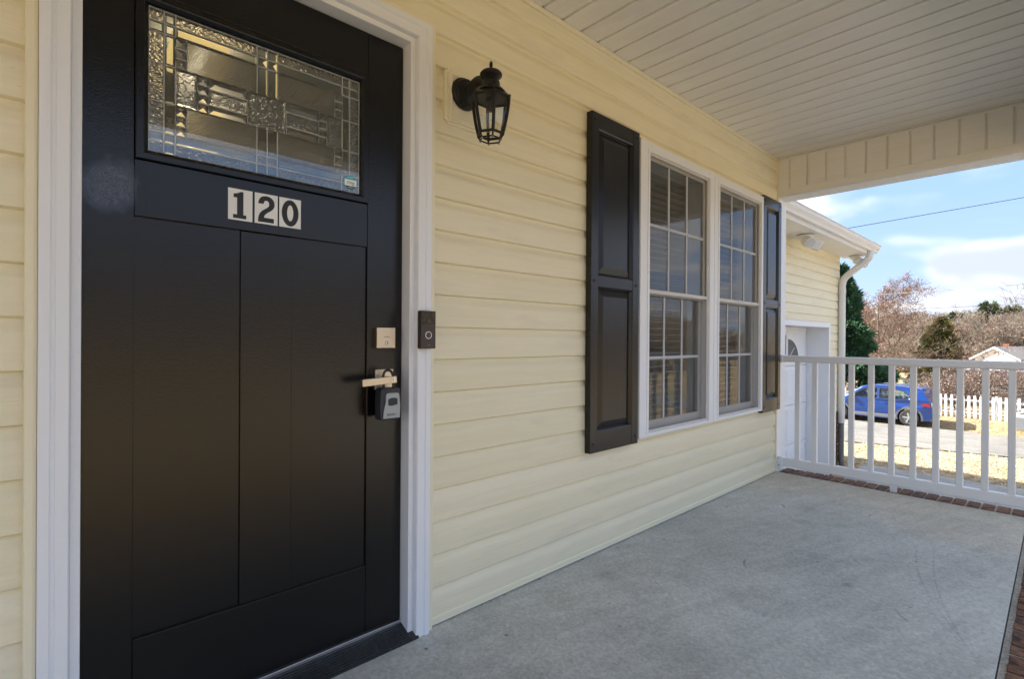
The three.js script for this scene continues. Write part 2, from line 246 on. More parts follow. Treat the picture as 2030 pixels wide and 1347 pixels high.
// ================================================================ HOUSE
const house = thing('house', 'cream vinyl sided house with covered front porch and attached garage', 'house');
const SY = 0.0177, SE = 0.127;           // first course line and exposure
const lapProfile = [[-0.004, -0.016], [0, 0.0], [0.004, 0.003], [0.070, 0.003], [0.086, 0.0017], [0.096, -0.0025], [0.105, -0.008], [0.115, -0.0118], [SE, -0.0132]];  // [height, z]
function boardGeo(x0, x1, yb, ya, yc, ou, zf) {   // course starting at yb, cut to ya..yc
  const pts = []; const L = lapProfile.map(([h, z]) => [yb + h, z]);
  for (let i = 0; i < L.length; i++) {
    const [h, z] = L[i], nx = L[i + 1];
    if (h >= ya - 0.0045 && h <= yc) pts.push([h, z]);
    if (nx) for (const c of [ya, yc]) if (h < c - 1e-5 && nx[0] > c + 1e-5 && !(c === ya && h >= ya - 0.0045)) { const t = (c - h) / (nx[0] - h); pts.push([c, lerp(z, nx[1], t)]); }
  }
  if (pts.length < 2) return null;
  pts.sort((a, b) => a[0] - b[0]);
  const P = [], N = [], U = []; let acc = 0; const f = (x, q) => [x, q[0], q[1] + zf];
  const nrm = []; for (let i = 0; i < pts.length; i++) { const a = pts[Math.max(0, i - 1)], b = pts[Math.min(pts.length - 1, i + 1)]; const dy = b[0] - a[0], dz = b[1] - a[1], l = Math.hypot(dy, dz) || 1; nrm.push([0, -dz / l, dy / l]); }
  for (let i = 0; i + 1 < pts.length; i++) {
    const a = pts[i], b = pts[i + 1], d = Math.hypot(b[0] - a[0], b[1] - a[1]); const sharp = i < 1; const fa = sharp ? (() => { const l = d || 1; return [0, -(b[1] - a[1]) / l, (b[0] - a[0]) / l]; })() : null;
    const na = fa ?? nrm[i], nb = fa ?? nrm[i + 1];
    const q = [[x0, a, na, acc], [x1, a, na, acc], [x1, b, nb, acc + d], [x0, a, na, acc], [x1, b, nb, acc + d], [x0, b, nb, acc + d]];
    for (const [x, p, n, v] of q) { P.push(...f(x, p)); N.push(...n); U.push(x + ou, v + ou * 1.37); }
    // ends
    for (const [x, s] of [[x0, -1], [x1, 1]]) { const e = [[x, a[0], a[1] + zf], [x, b[0], b[1] + zf], [x, b[0], zf - 0.0185], [x, a[0], a[1] + zf], [x, b[0], zf - 0.0185], [x, a[0], zf - 0.0185]]; for (const v of e) { P.push(...v); N.push(s, 0, 0); U.push(0, 0); } }
    acc += d;
  }
  const g = new THREE.BufferGeometry(); g.setAttribute('position', new THREE.Float32BufferAttribute(P, 3)); g.setAttribute('normal', new THREE.Float32BufferAttribute(N, 3)); g.setAttribute('uv', new THREE.Float32BufferAttribute(U, 2)); return g;
}
function sideWall(parent, xa, xb, y0, y1, holes, zf, base, seed) {
  const r = rng(seed);
  for (let yb = base; yb < y1 - 0.005; yb += SE) {
    const cuts = new Set([Math.max(yb, y0), Math.min(yb + SE, y1)]);
    for (const h of holes) for (const y of [h[2], h[3]]) if (y > yb + 0.002 && y < yb + SE - 0.002) cuts.add(y);
    const ys = [...cuts].sort((a, b) => a - b), ou = r() * 37; const mat = M.cream[(r() * 4) | 0];
    for (let i = 0; i + 1 < ys.length; i++) {
      const ya = ys[i], yc = ys[i + 1], ym = (ya + yc) / 2; if (yc - ya < 0.003) continue;
      let spans = [[xa, xb]];
      for (const [hx0, hx1, hy0, hy1] of holes) if (ym > hy0 && ym < hy1) spans = spans.flatMap(([a, b]) => hx1 <= a || hx0 >= b ? [[a, b]] : [[a, hx0], [hx1, b]].filter(([p, q]) => q - p > 0.004));
      for (const [a, b] of spans) { const g = boardGeo(a, b, yb, ya, yc, ou, zf); if (g) part(parent, 'siding_board', g, mat); }
    }
  }
}
// --- main front wall
const CEIL = 2.65, LX = 4.487;
const DX0 = -0.014, DX1 = 0.915, DY1 = 2.217;             // door opening
const WX0 = 2.375, WX1 = 4.096, WY0 = 0.556, WY1 = 2.252; // window unit
const front = part(house, 'front_wall', [B(-5, DX0 - 0.03, -0.3, 2.70, -0.15, -0.0185), B(DX1 + 0.03, WX0 + 0.05, 0.0, 2.70, -0.15, -0.0185), B(DX0 - 0.03, DX1 + 0.03, DY1 + 0.03, 2.70, -0.15, -0.0185),
  B(WX0 + 0.05, WX1 - 0.05, 0.0, WY0 + 0.05, -0.15, -0.0185), B(WX0 + 0.05, WX1 - 0.05, WY1 - 0.05, 2.70, -0.15, -0.0185), B(WX1 - 0.05, LX, 0.0, 2.70, -0.15, -0.0185), B(DX0 - 0.03, DX1 + 0.03, -0.2, 0.0, -0.15, -0.0185)], M.creamTrim);
sideWall(front, -5, LX - 0.012, 0.02, CEIL - 0.022, [[-0.1145, 1.0145, -1, DY1 + 0.0985], [WX0 - 0.012, WX1 + 0.012, WY0 - 0.012, WY1 + 0.012]], 0, SY, 401);
// trims: starter strip, ceiling channel, corner channel, channels round door
part(front, 'starter_strip', loft(5, (i) => [1.014, [0.006, 0.006, 0.030, 0.034, 0.034][i], [-0.013, 0.008, 0.008, 0.004, -0.013][i]], (i) => [LX - 0.002, [0.006, 0.006, 0.030, 0.034, 0.034][i], [-0.013, 0.008, 0.008, 0.004, -0.013][i]]), M.creamTrim);
part(front, 'starter_strip', B(-5, -0.12, 0.0, 0.034, -0.013, 0.008), M.creamTrim);
part(front, 'ceiling_channel', B(-5, LX - 0.001, CEIL - 0.024, CEIL - 0.0005, -0.013, 0.014, 0.003), M.creamTrim);
part(front, 'corner_channel', B(LX - 0.014, LX - 0.001, 0.035, CEIL - 0.025, -0.013, 0.012, 0.002), M.creamTrim);
for (const m of addFrame(front, 'siding_channel', M.creamTrim, [[0.0795, -0.013], [0.0795, 0.018], [0.086, 0.020], [0.0995, 0.019], [0.102, 0.014], [0.102, -0.013]], DX0, DX1, 0.001, DY1, 'lrt')) m.castShadow = true;
// --- house shell, rooms behind the door and the windows
part(house, 'side_wall', [B(LX - 0.1, LX, -1.2, 2.7, -8, -0.151), B(-5, LX, -1.2, 2.7, -8.2, -8.001), B(-5.15, -5.001, -1.2, 2.7, -8.2, 0)], M.creamTrim);
part(house, 'room_wall', [B(-0.85, -0.75, 0, 2.66, -3.1, -0.151), B(1.55, 1.65, 0, 2.66, -3.1, -0.151), B(-0.85, 4.38, 0, 2.66, -3.2, -3.101)], M.inner);
part(house, 'room_ceiling', B(-0.85, 4.38, 2.661, 2.70, -3.2, -0.151), std({ color: lin(0.75, 0.73, 0.69), roughness: 0.9 }));
part(house, 'room_floor', B(-0.85, 4.38, -0.05, -0.001, -3.2, -0.151), M.innerFloor);
{ // main roof: a closed prism over house and porch
  const pr = [[2.02, 2.725], [1.98, 2.90], [-3.6, 5.15], [-8.7, 2.98], [-8.7, 2.725]];
  part(house, 'roof', loft(5, (i) => [-5.4, pr[i][1], pr[i][0]], (i) => [4.80, pr[i][1], pr[i][0]]), M.roof);
}
// --- porch ceiling of vinyl panels
const ceil = grp(house, 'porch_ceiling');
part(ceil, 'ceiling_backing', B(FX0, LX, CEIL + 0.012, CEIL + 0.03, 0.0, 1.60), M.creamTrim);
{
  const r = rng(88), pitch = 0.1355, geo = loft(8, (i) => [[0, 0.003, 0.014, 0.0155, pitch - 0.002, pitch, pitch, 0][i], [0.011, 0.011, 0.0095, 0.0, 0.0, 0.0025, 0.0118, 0.0118][i], 0.012], (i) => [[0, 0.003, 0.014, 0.0155, pitch - 0.002, pitch, pitch, 0][i], [0.011, 0.011, 0.0095, 0.0, 0.0, 0.0025, 0.0118, 0.0118][i], 1.60]);
  const gs = [0, 1, 2].map((k) => boxMap(geo.clone(), k * 3.3, k * 5.1, true));
  for (let k = -27; k <= 20; k++) { const x = 1.742 + k * pitch - 0.008; if (x < FX0 || x + pitch > LX) continue; part(ceil, 'ceiling_panel', gs[(r() * 3) | 0], M.ceiling[(r() * 3) | 0], [x, CEIL + (r() - 0.5) * 0.0012, 0]); }
  part(ceil, 'ceiling_channel', B(LX - 0.03, LX - 0.0005, CEIL - 0.004, CEIL + 0.0115, 0.013, 1.60), M.ceiling[0]);
}
// --- beams round the porch
const beam = part(house, 'porch_beam', [B(LX + 0.011, 4.69, 2.335, 2.71, 0.0, 1.78), B(FX0, LX + 0.010, 2.335, 2.71, 1.602, 1.78), B(FX0 - 0.15, FX0, 2.335, 2.71, 0.005, 1.78)], M.beam);
{
  const p = 0.1336, zs = 0.095;
  for (let k = -1; k < 12; k++) { const z0 = Math.max(0.003, zs + k * p + 0.006), z1 = Math.min(1.6, zs + (k + 1) * p - 0.006); part(beam, 'beam_panel', B(LX, LX + 0.0105, 2.388, CEIL - 0.005, z0, z1, 0.0025), M.beam); }
  part(beam, 'beam_trim', B(LX - 0.006, LX + 0.0108, 2.330, 2.3875, 0.002, 1.601, 0.003), M.beam);
  part(beam, 'beam_trim', B(LX - 0.003, LX + 0.0106, CEIL - 0.0195, CEIL - 0.0055, 0.015, 1.600, 0.002), M.beam);
  part(beam, 'beam_soffit', B(LX + 0.0109, 4.691, 2.326, 2.3345, 0.002, 1.779), M.beam);
}
part(house, 'corner_board', [B(LX + 0.006, 4.685, -1.0, 2.325, -0.10, 0.003, 0.004)], M.white);
// porch posts outside the picture
for (const [x, z] of [[4.565, 1.66], [-1.35, 1.66]]) { const t = grp(house, 'porch_post', [x, 0, z]); part(t, 'shaft', B(-0.055, 0.055, 0.12, 2.24, -0.055, 0.055, 0.006), M.white); part(t, 'base', B(-0.07, 0.07, 0.0, 0.12, -0.07, 0.07, 0.006), M.white); part(t, 'capital', B(-0.07, 0.07, 2.24, 2.325, -0.07, 0.07, 0.006), M.white); }

// --- door frame
const dframe = grp(house, 'door_frame');
addFrame(dframe, 'casing', M.white, [[0.0205, -0.013], [0.0205, 0.026], [0.024, 0.030], [0.047, 0.030], [0.0485, 0.0275], [0.0545, 0.0275], [0.056, 0.030], [0.058, 0.033], [0.0765, 0.033], [0.0785, 0.030], [0.0785, -0.013]], DX0, DX1, 0.0, DY1, 'lrt');
addFrame(dframe, 'jamb', M.white, [[0.0, -0.15], [0.0, 0.004], [0.0015, 0.0055], [0.0195, 0.0055], [0.0195, -0.15]], DX0, DX1, 0.012, DY1, 'lrt');
addFrame(dframe, 'weatherstrip', M.black, [[-0.006, -0.094], [-0.006, -0.0905], [-0.0003, -0.0905], [-0.0003, -0.094]], DX0, DX1, 0.05, DY1, 'lrt');
{
  const th = grp(dframe, 'threshold');
  const mat = std({ color: lin(0.12, 0.125, 0.135), roughness: 0.33, metalness: 0.85, map: gritMap });
  part(th, 'saddle', loft(6, (i) => [DX0 - 0.016, [0, 0.0, 0.008, 0.040, 0.043, 0][i], [-0.15, 0.034, 0.036, -0.044, -0.15, -0.15][i] + (i === 5 ? -0.0001 : 0)], (i) => [DX1 + 0.03, [0, 0.0, 0.008, 0.040, 0.043, 0][i], [-0.15, 0.034, 0.036, -0.044, -0.15, -0.15][i]]), mat);
  for (let k = 0; k < 8; k++) { const z = 0.030 - k * 0.0088, y = lerp(0.008, 0.040, (0.036 - z) / 0.08); part(th, 'rib', B(DX0 + 0.001, DX1 - 0.001, y - 0.002, y + 0.0034, z - 0.0052, z, 0.0012), mat); }
  part(th, 'sill_strip', B(DX0 + 0.001, DX1 - 0.001, 0.038, 0.0505, -0.050, -0.041, 0.0015), std({ color: lin(0.70, 0.70, 0.71), metalness: 1, roughness: 0.35 }));
}

// ================================================================ FRONT DOOR
const ZD = -0.048;   // face of the door
const door = thing('front_door', 'black craftsman front door with leaded glass light and number 120', 'door', [0.44, 0.052, ZD]);
{
  const X = (x) => x - 0.44, Y = (y) => y - 0.052, b = (x0, x1, y0, y1, z0, z1, r = 0.0024) => B(X(x0), X(x1), Y(y0), Y(y1), z0, z1, r);
  const L = -0.013, R = 0.9135, PL = [0.096, 0.358], PR = [0.511, 0.772], PY = [0.295, 1.443], G = [0.127, 0.744, 1.630, 2.030];
  part(door, 'core', [b(L + 0.002, R - 0.002, 0.054, 1.60, -0.042, -0.0105, 0), b(L + 0.002, 0.12, 1.60, 2.21, -0.042, -0.0105, 0), b(0.75, R - 0.002, 1.60, 2.21, -0.042, -0.0105, 0), b(0.12, 0.75, 2.04, 2.21, -0.042, -0.0105, 0)], M.black);
  part(door, 'stile', b(L, PL[0] - 0.0003, 0.054, 2.214, -0.0104, 0), M.doorBlack);
  part(door, 'stile', b(PR[1] + 0.0003, R, 0.054, 2.214, -0.0104, 0), M.doorBlack);
  part(door, 'rail', b(PL[0] + 0.0003, PR[1] - 0.0003, 0.054, PY[0], -0.0104, -0.0002), M.doorBlack);
  part(door, 'rail', b(PL[0] + 0.0003, PR[1] - 0.0003, PY[1], 1.5975, -0.0104, -0.0002), M.doorBlack);
  part(door, 'rail', b(PL[0] + 0.0003, PR[1] - 0.0003, 2.0625, 2.214, -0.0104, -0.0002), M.doorBlack);
  part(door, 'mullion', b(PL[1], PR[0], PY[0] + 0.0006, PY[1] - 0.0006, -0.0104, -0.0004, 0.0042), M.doorBlack);
  for (const [a, c] of [PL, PR]) part(door, 'panel', b(a, c, PY[0], PY[1], -0.0104, -0.0092, 0.0002), M.doorBlack);
  part(door, 'bottom_sweep', b(L + 0.002, R - 0.002, 0.0515, 0.0538, -0.04, -0.002, 0), M.black);
  // surround of the glass
  const gf = grp(door, 'glass_frame');
  for (const g of Object.values(frame([[0, -0.035], [0, -0.0095], [0.003, -0.003], [0.010, 0.0045], [0.0135, 0.0055], [0.028, 0.0055], [0.0305, 0.003], [0.031, -0.0103]], X(G[0]), X(G[1]), Y(G[2]), Y(G[3])))) part(gf, 'moulding', g, M.doorBlack);
  // leaded glass
  const bump = (n, s) => { const t = n.clone(); t.repeat.set(s, s); t.needsUpdate = true; return t; };
  const hammered = tex(256, 256, (u, v, o) => { const a = N1(u * 22, v * 22, 22, 22), c = N2(u * 44, v * 44, 44, 44); grey(o, 0.65 * a + 0.35 * c); }, { repeat: [8, 8] });
  const chip = tex(256, 256, (u, v, o) => { const a = fbm(u * 14 + 2 * N2(u * 8, v * 8, 8, 8), v * 14, 3, 14, 14); grey(o, sstep(0.42, 0.58, a)); }, { repeat: [8, 8] });
  const reed = tex(128, 128, (u, v, o) => grey(o, 0.5 + 0.5 * Math.sin(v * Math.PI * 2 * 16 + u * 6.2832 * 2)), { repeat: [14, 14] });
  const solid = { transmission: 1, thickness: 0.003, ior: 1.5 };
  const GM = { G: phy({ ...solid, roughness: 0.05, bumpMap: hammered, bumpScale: 0.0016, color: lin(0.96, 0.95, 0.90) }), K: phy({ ...solid, roughness: 0.25, bumpMap: chip, bumpScale: 0.0008, color: lin(0.90, 0.89, 0.84) }), R: phy({ ...solid, roughness: 0.12, bumpMap: reed, bumpScale: 0.0007, color: lin(0.86, 0.84, 0.76) }), C: phy({ ...solid, roughness: 0.02, color: lin(0.80, 0.82, 0.76) }), D: phy({ ...solid, roughness: 0.03, color: lin(0.95, 0.96, 0.95) }) };
  const pieces = []; const xs = [0.127, 0.163, 0.190, 0.217, 0.2445, 0.272, 0.378, 0.405, 0.434, 0.462, 0.488, 0.596, 0.6235, 0.650, 0.679, 0.707, 0.744], ys = [1.630, 1.661, 1.689, 1.774, 1.880, 1.966, 1.996, 2.030];
  const add = (x0, x1, y0, y1, t) => pieces.push([x0, x1, y0, y1, t]);
  const mir = (x0, x1, y0, y1, t) => { add(x0, x1, y0, y1, t); add(0.871 - x1, 0.871 - x0, y0, y1, t); };
  for (const [a, c, t] of [[0, 1, 'G'], [1, 2, 'C'], [2, 3, 'G'], [3, 4, 'G'], [4, 5, 'G'], [5, 6, 'C'], [6, 7, 'G']].map(([i, k, t]) => [ys[i], ys[k], t])) { const mid = a > 1.66 && a < 1.9; mir(xs[0], xs[1], a, c, t); mir(xs[1], xs[2], a, c, 'C'); }
  for (const [a, c, t] of [[ys[0], ys[1], 'G'], [ys[1], ys[2], 'C'], [ys[5], ys[6], 'C'], [ys[6], ys[7], 'G']]) { mir(xs[2], xs[7], a, c, t); mir(xs[7], xs[8] + 0.0015, a, c, t === 'G' ? 'C' : 'D'); }
  for (const [a, c] of [[ys[2], ys[3]], [ys[4], ys[5]]]) { mir(xs[3], xs[7], a, c, 'R'); mir(xs[7], xs[8] + 0.0015, a, c, 'C'); for (let k = 0; k < 3; k++) mir(xs[2], xs[3], lerp(a, c, k / 3), lerp(a, c, (k + 1) / 3), 'D'); }
  { const a = ys[3], c = ys[4]; mir(xs[2], xs[4], a, c, 'K'); for (let k = 0; k < 4; k++) mir(xs[4], xs[5], lerp(a, c, k / 4), lerp(a, c, (k + 1) / 4), 'D'); mir(xs[5], xs[6], a, a + 0.028, 'D'); mir(xs[5], xs[6], a + 0.028, c - 0.032, 'K'); mir(xs[5], xs[6], c - 0.032, c, 'D'); add(xs[6], 0.871 - xs[6], a, c, 'K'); }
  const cz = -0.0165, gg = grp(door, 'leaded_light'), cames = [], seen = new Set(); const r = rng(3);
  const came = (x0, y0, x1, y1) => { const k = [x0, y0, x1, y1].map((v) => v.toFixed(4)).join(); if (seen.has(k)) return; seen.add(k); const h = 0.0017; cames.push(x0 === x1 ? b(x0 - h, x0 + h, y0, y1, cz - 0.003, cz + 0.0042, 0.0008) : b(x0 - h, x1 + h, y0 - h, y0 + h, cz - 0.003, cz + 0.0038, 0.0008)); if (r() < 0.9) cames.push(new THREE.SphereGeometry(0.0026, 6, 4).translate(X(x0), Y(y0), cz + 0.003)); };
  for (const [x0, x1, y0, y1, t] of pieces) {
    const e = 0.0012, bev = t === 'D' ? Math.min(x1 - x0, y1 - y0) * 0.47 : t === 'C' ? 0.006 : t === 'K' ? 0.008 : 0;
    const g = bev ? bevelPlate(X(x0) + e, X(x1) - e, Y(y0) + e, Y(y1) - e, cz, cz + (t === 'D' ? 0.0045 : 0.0025), bev - e) : b(x0 + e, x1 - e, y0 + e, y1 - e, cz - 0.0004, cz + 0.0022, 0);
    part(gg, 'glass_piece', g, GM[t]);
    came(x0, y0, x0, y1); came(x1, y0, x1, y1); came(x0, y0, x1, y0); came(x0, y1, x1, y1);
  }
  part(gg, 'leading', cames, std({ color: lin(0.50, 0.51, 0.49), roughness: 0.38, metalness: 0.15 }));
  // inner pane closes the light
  part(gg, 'inner_pane', b(G[0] + 0.0005, G[1] - 0.0005, G[2] + 0.0005, G[3] - 0.0005, -0.034, -0.031, 0), M.glass);
  part(gg, 'outer_pane', b(G[0] + 0.0005, G[1] - 0.0005, G[2] + 0.0005, G[3] - 0.0005, cz + 0.0062, cz + 0.0064, 0), phy({ color: lin(0.97, 0.98, 0.98), transmission: 1, thickness: 0, roughness: 0, ior: 1.6 }));
  // security sticker
  {
    const cv = document.createElement('canvas'); cv.width = cv.height = 256; const c = cv.getContext('2d');
    c.fillStyle = '#e9eeee'; c.fillRect(0, 0, 256, 256); c.fillStyle = '#16a3b8'; c.fillRect(0, 0, 256, 74); c.fillStyle = '#2d3a40'; c.fillRect(0, 186, 256, 70);
    c.strokeStyle = '#16a3b8'; c.lineWidth = 16; c.beginPath(); for (let i = 0; i < 8; i++) { const a = Math.PI / 8 + i * Math.PI / 4; c[i ? 'lineTo' : 'moveTo'](128 + 126 * Math.cos(a), 128 + 126 * Math.sin(a)); } c.closePath(); c.stroke();
    c.fillStyle = '#2b3236'; c.font = '78px sans-serif'; c.textAlign = 'center'; c.fillText('ring', 128, 156);
    c.fillStyle = '#dfe9ea'; c.fillRect(70, 34, 116, 9); c.fillRect(82, 206, 92, 8);
    const t = new THREE.CanvasTexture(cv); t.colorSpace = THREE.SRGBColorSpace;
    const g = new THREE.CircleGeometry(0.026, 8, Math.PI / 8); const st = part(gg, 'security_sticker', g, std({ map: t, roughness: 0.4 }), [X(0.7115), Y(1.6645), cz + 0.0068]); st.userData.label = 'teal and white octagonal sticker on the glass';
  }
  // number tiles
  const W = M.whiteTile = std({ color: lin(0.78, 0.79, 0.78), roughness: 0.4 }), BK = std({ color: lin(0.016, 0.017, 0.022), roughness: 0.45, map: gritMap });
  const sh = (pts, holes = []) => { const s = new THREE.Shape(); for (const f of pts) s[f[0]](...f.slice(1)); for (const h of holes) { const p = new THREE.Path(); for (const f of h) p[f[0]](...f.slice(1)); s.holes.push(p); } return s; };
  const one = sh([['moveTo', 0.20, 0.06], ['lineTo', 0.74, 0.06], ['lineTo', 0.74, 0.18], ['lineTo', 0.62, 0.18], ['lineTo', 0.62, 0.92], ['lineTo', 0.50, 0.92], ['quadraticCurveTo', 0.40, 0.85, 0.22, 0.84], ['lineTo', 0.22, 0.72], ['lineTo', 0.36, 0.72], ['lineTo', 0.36, 0.18], ['lineTo', 0.20, 0.18], ['closePath']]);
  const two = sh([['moveTo', 0.14, 0.06], ['lineTo', 0.83, 0.06], ['lineTo', 0.83, 0.21], ['lineTo', 0.40, 0.21], ['bezierCurveTo', 0.40, 0.30, 0.50, 0.36, 0.62, 0.42], ['bezierCurveTo', 0.76, 0.49, 0.86, 0.56, 0.86, 0.68], ['bezierCurveTo', 0.86, 0.84, 0.70, 0.93, 0.50, 0.93], ['bezierCurveTo', 0.30, 0.93, 0.16, 0.84, 0.15, 0.66], ['lineTo', 0.38, 0.66], ['bezierCurveTo', 0.39, 0.75, 0.44, 0.78, 0.50, 0.78], ['bezierCurveTo', 0.58, 0.78, 0.62, 0.73, 0.62, 0.67], ['bezierCurveTo', 0.62, 0.58, 0.54, 0.55, 0.42, 0.49], ['bezierCurveTo', 0.22, 0.39, 0.14, 0.28, 0.14, 0.06]]);
  const nul = (() => { const s = new THREE.Shape(); s.absellipse(0.5, 0.495, 0.39, 0.45, 0, Math.PI * 2); const h = new THREE.Path(); h.absellipse(0.5, 0.495, 0.145, 0.275, 0, Math.PI * 2); s.holes.push(h); return s; })();
  [[0.322, one, 'digit 1'], [0.396, two, 'digit 2'], [0.4685, nul, 'digit 0']].forEach(([x, s, l]) => { const t = grp(door, 'number_tile', [X(x), Y(1.4715), 0.0]); t.userData.label = 'white tile with black ' + l; const w = 0.0675, h = 0.0945; part(t, 'tile', B(0, w, 0, h, 0, 0.0008), W); const g = new THREE.ExtrudeGeometry(s, { depth: 0.0004, bevelEnabled: false, curveSegments: 14 }); g.scale(w, h, 1); part(t, 'digit', boxMap(g), BK, [0, 0, 0.0009]); });
  // deadbolt
  {
    const t = grp(door, 'deadbolt', [X(0.8365), Y(1.117), 0]);
    part(t, 'plate', new RoundedBoxGeometry(0.075, 0.0755, 0.024, 2, 0.0022).translate(0, 0, 0.012), M.nickel);
    part(t, 'cylinder', new THREE.CylinderGeometry(0.0092, 0.0092, 0.003, 24).rotateX(Math.PI / 2).translate(0.003, -0.019, 0.0245), M.chrome);
    part(t, 'key_slot', B(0.002, 0.0042, -0.0255, -0.0125, 0.0255, 0.0264), M.black);
    part(t, 'brand_mark', B(-0.009, 0.014, 0.0028, 0.0046, 0.0238, 0.0242), M.black);
  }
  // lever handle
  {
    const t = grp(door, 'door_lever', [X(0.8365), Y(0.965), 0]);
    part(t, 'rosette', new RoundedBoxGeometry(0.072, 0.074, 0.012, 2, 0.002).translate(0, 0, 0.006), M.nickel);
    part(t, 'neck', new THREE.CylinderGeometry(0.012, 0.012, 0.055, 20).rotateX(Math.PI / 2).translate(0, 0, 0.037), M.nickel);
    part(t, 'grip', new RoundedBoxGeometry(0.132, 0.0255, 0.013, 2, 0.002).translate(-0.0535, 0, 0.0), M.nickel, [0.002, 0.002, 0.070], [0, 0, 0.055]);
    part(t, 'key_cylinder', new THREE.CylinderGeometry(0.0085, 0.0085, 0.003, 20).rotateX(Math.PI / 2).translate(-0.002, 0.002, 0.0775), M.chrome);
    part(t, 'key_slot', B(-0.003, -0.001, -0.003, 0.007, 0.0788, 0.0797), M.black);
  }
  // pale bluish patch fading out at its edges, with four screw holes
  {
    const cv = tex(128, 128, (u, v, o) => grey(o, 1), {}); const st = new THREE.Shape(); const rr = rng(9); const n = 36; for (let i = 0; i <= n; i++) { const a = i / n * 6.2832, q = 0.045 * (0.85 + 0.3 * N1(Math.cos(a) * 1.6 + 5, Math.sin(a) * 1.6 + 5)); st[i ? 'lineTo' : 'moveTo'](Math.cos(a) * q, Math.sin(a) * q * 1.05); }
    const al = tex(256, 256, (u, v, o) => { const dx = (u - 0.5) * 2, dy = (v - 0.5) * 2, q = Math.hypot(dx, dy) + 0.5 * (fbm(u * 5 + 3, v * 5 + 8, 4) - 0.5), g = 0.7 + 0.6 * (N2(u * 90, v * 90) - 0.5); grey(o, sstep(0.95, 0.45, q) * 0.8 * g); }, { wrap: false });
    const g = new THREE.PlaneGeometry(0.165, 0.19); const m = part(door, 'pale_patch', g, std({ color: lin(0.14, 0.18, 0.27), roughness: 0.5, transparent: true, alphaMap: al }), [X(0.040), Y(1.515), 0.0006]); m.userData.label = 'pale cloudy patch with four small screw holes';
    for (const [dx, dy] of [[0.001, 0.030], [-0.013, 0.003], [0.019, -0.002], [0.002, -0.026]]) part(door, 'screw_hole', new THREE.CylinderGeometry(0.0017, 0.0017, 0.001, 8).rotateX(Math.PI / 2), M.black, [X(0.034 + dx), Y(1.515 + dy), 0.0010]);
  }
}
// key lock box hanging on the lever
{
  const t = thing('key_lockbox', 'grey and black key lock box hanging from the door lever', 'lock box', [0.826, 0.828, 0.012]);
  const bx = new THREE.Shape(); bx.moveTo(-0.037, 0.006); bx.quadraticCurveTo(-0.037, 0, -0.031, 0); bx.lineTo(0.031, 0); bx.quadraticCurveTo(0.037, 0, 0.037, 0.006); bx.lineTo(0.0385, 0.05); bx.lineTo(0.036, 0.096); bx.quadraticCurveTo(0.035, 0.107, 0.026, 0.107); bx.lineTo(-0.026, 0.107); bx.quadraticCurveTo(-0.035, 0.107, -0.036, 0.096); bx.lineTo(-0.0385, 0.05); bx.closePath();
  part(t, 'case', boxMap(new THREE.ExtrudeGeometry(bx, { depth: 0.036, bevelEnabled: true, bevelSize: 0.003, bevelThickness: 0.003, bevelSegments: 2 }).translate(0, 0, -0.021)), std({ color: lin(0.02, 0.024, 0.032), roughness: 0.5 }));
  const fp = new THREE.Shape(); fp.moveTo(-0.031, 0.004); fp.lineTo(0.033, 0.004); fp.lineTo(0.0345, 0.05); fp.lineTo(0.030, 0.086); fp.quadraticCurveTo(0.028, 0.092, 0.020, 0.092); fp.lineTo(-0.012, 0.092); fp.quadraticCurveTo(-0.019, 0.092, -0.020, 0.084); fp.lineTo(-0.0205, 0.060); fp.quadraticCurveTo(-0.028, 0.040, -0.031, 0.004);
  part(t, 'face_plate', boxMap(new THREE.ExtrudeGeometry(fp, { depth: 0.003, bevelEnabled: true, bevelSize: 0.0008, bevelThickness: 0.0008, bevelSegments: 1 }).translate(0, 0, 0.019)), std({ color: lin(0.36, 0.38, 0.40), roughness: 0.45, metalness: 0.25 }));
  const sl = new THREE.Shape(); sl.moveTo(-0.013, 0.050); sl.quadraticCurveTo(0, 0.046, 0.008, 0.049); sl.lineTo(0.023, 0.051); sl.lineTo(0.023, 0.072); sl.quadraticCurveTo(0.005, 0.080, -0.013, 0.071); sl.closePath();
  part(t, 'shutter_door', boxMap(new THREE.ExtrudeGeometry(sl, { depth: 0.001, bevelEnabled: false }).translate(0, 0, 0.0232)), std({ color: lin(0.03, 0.032, 0.035), roughness: 0.6 }));
  const cv = document.createElement('canvas'); cv.width = 256; cv.height = 64; const c = cv.getContext('2d'); c.fillStyle = '#9a9da1'; c.fillRect(0, 0, 256, 64); c.fillStyle = '#101114'; c.font = 'italic bold 54px sans-serif'; c.fillText('Master', 12, 46);
  const tx = new THREE.CanvasTexture(cv); tx.colorSpace = THREE.SRGBColorSpace; part(t, 'brand_plate', new THREE.PlaneGeometry(0.044, 0.011), std({ map: tx, roughness: 0.5 }), [0.002, 0.016, 0.0232]);
  part(t, 'shackle', tube([[-0.019, 0.100, 0.0], [-0.019, 0.128, 0.0], [-0.018, 0.158, -0.003], [-0.009, 0.1705, -0.005], [0.009, 0.1705, -0.005], [0.018, 0.158, -0.003], [0.019, 0.128, 0.0], [0.019, 0.100, 0.0]], 0.0046, 40, 10), M.black);
}
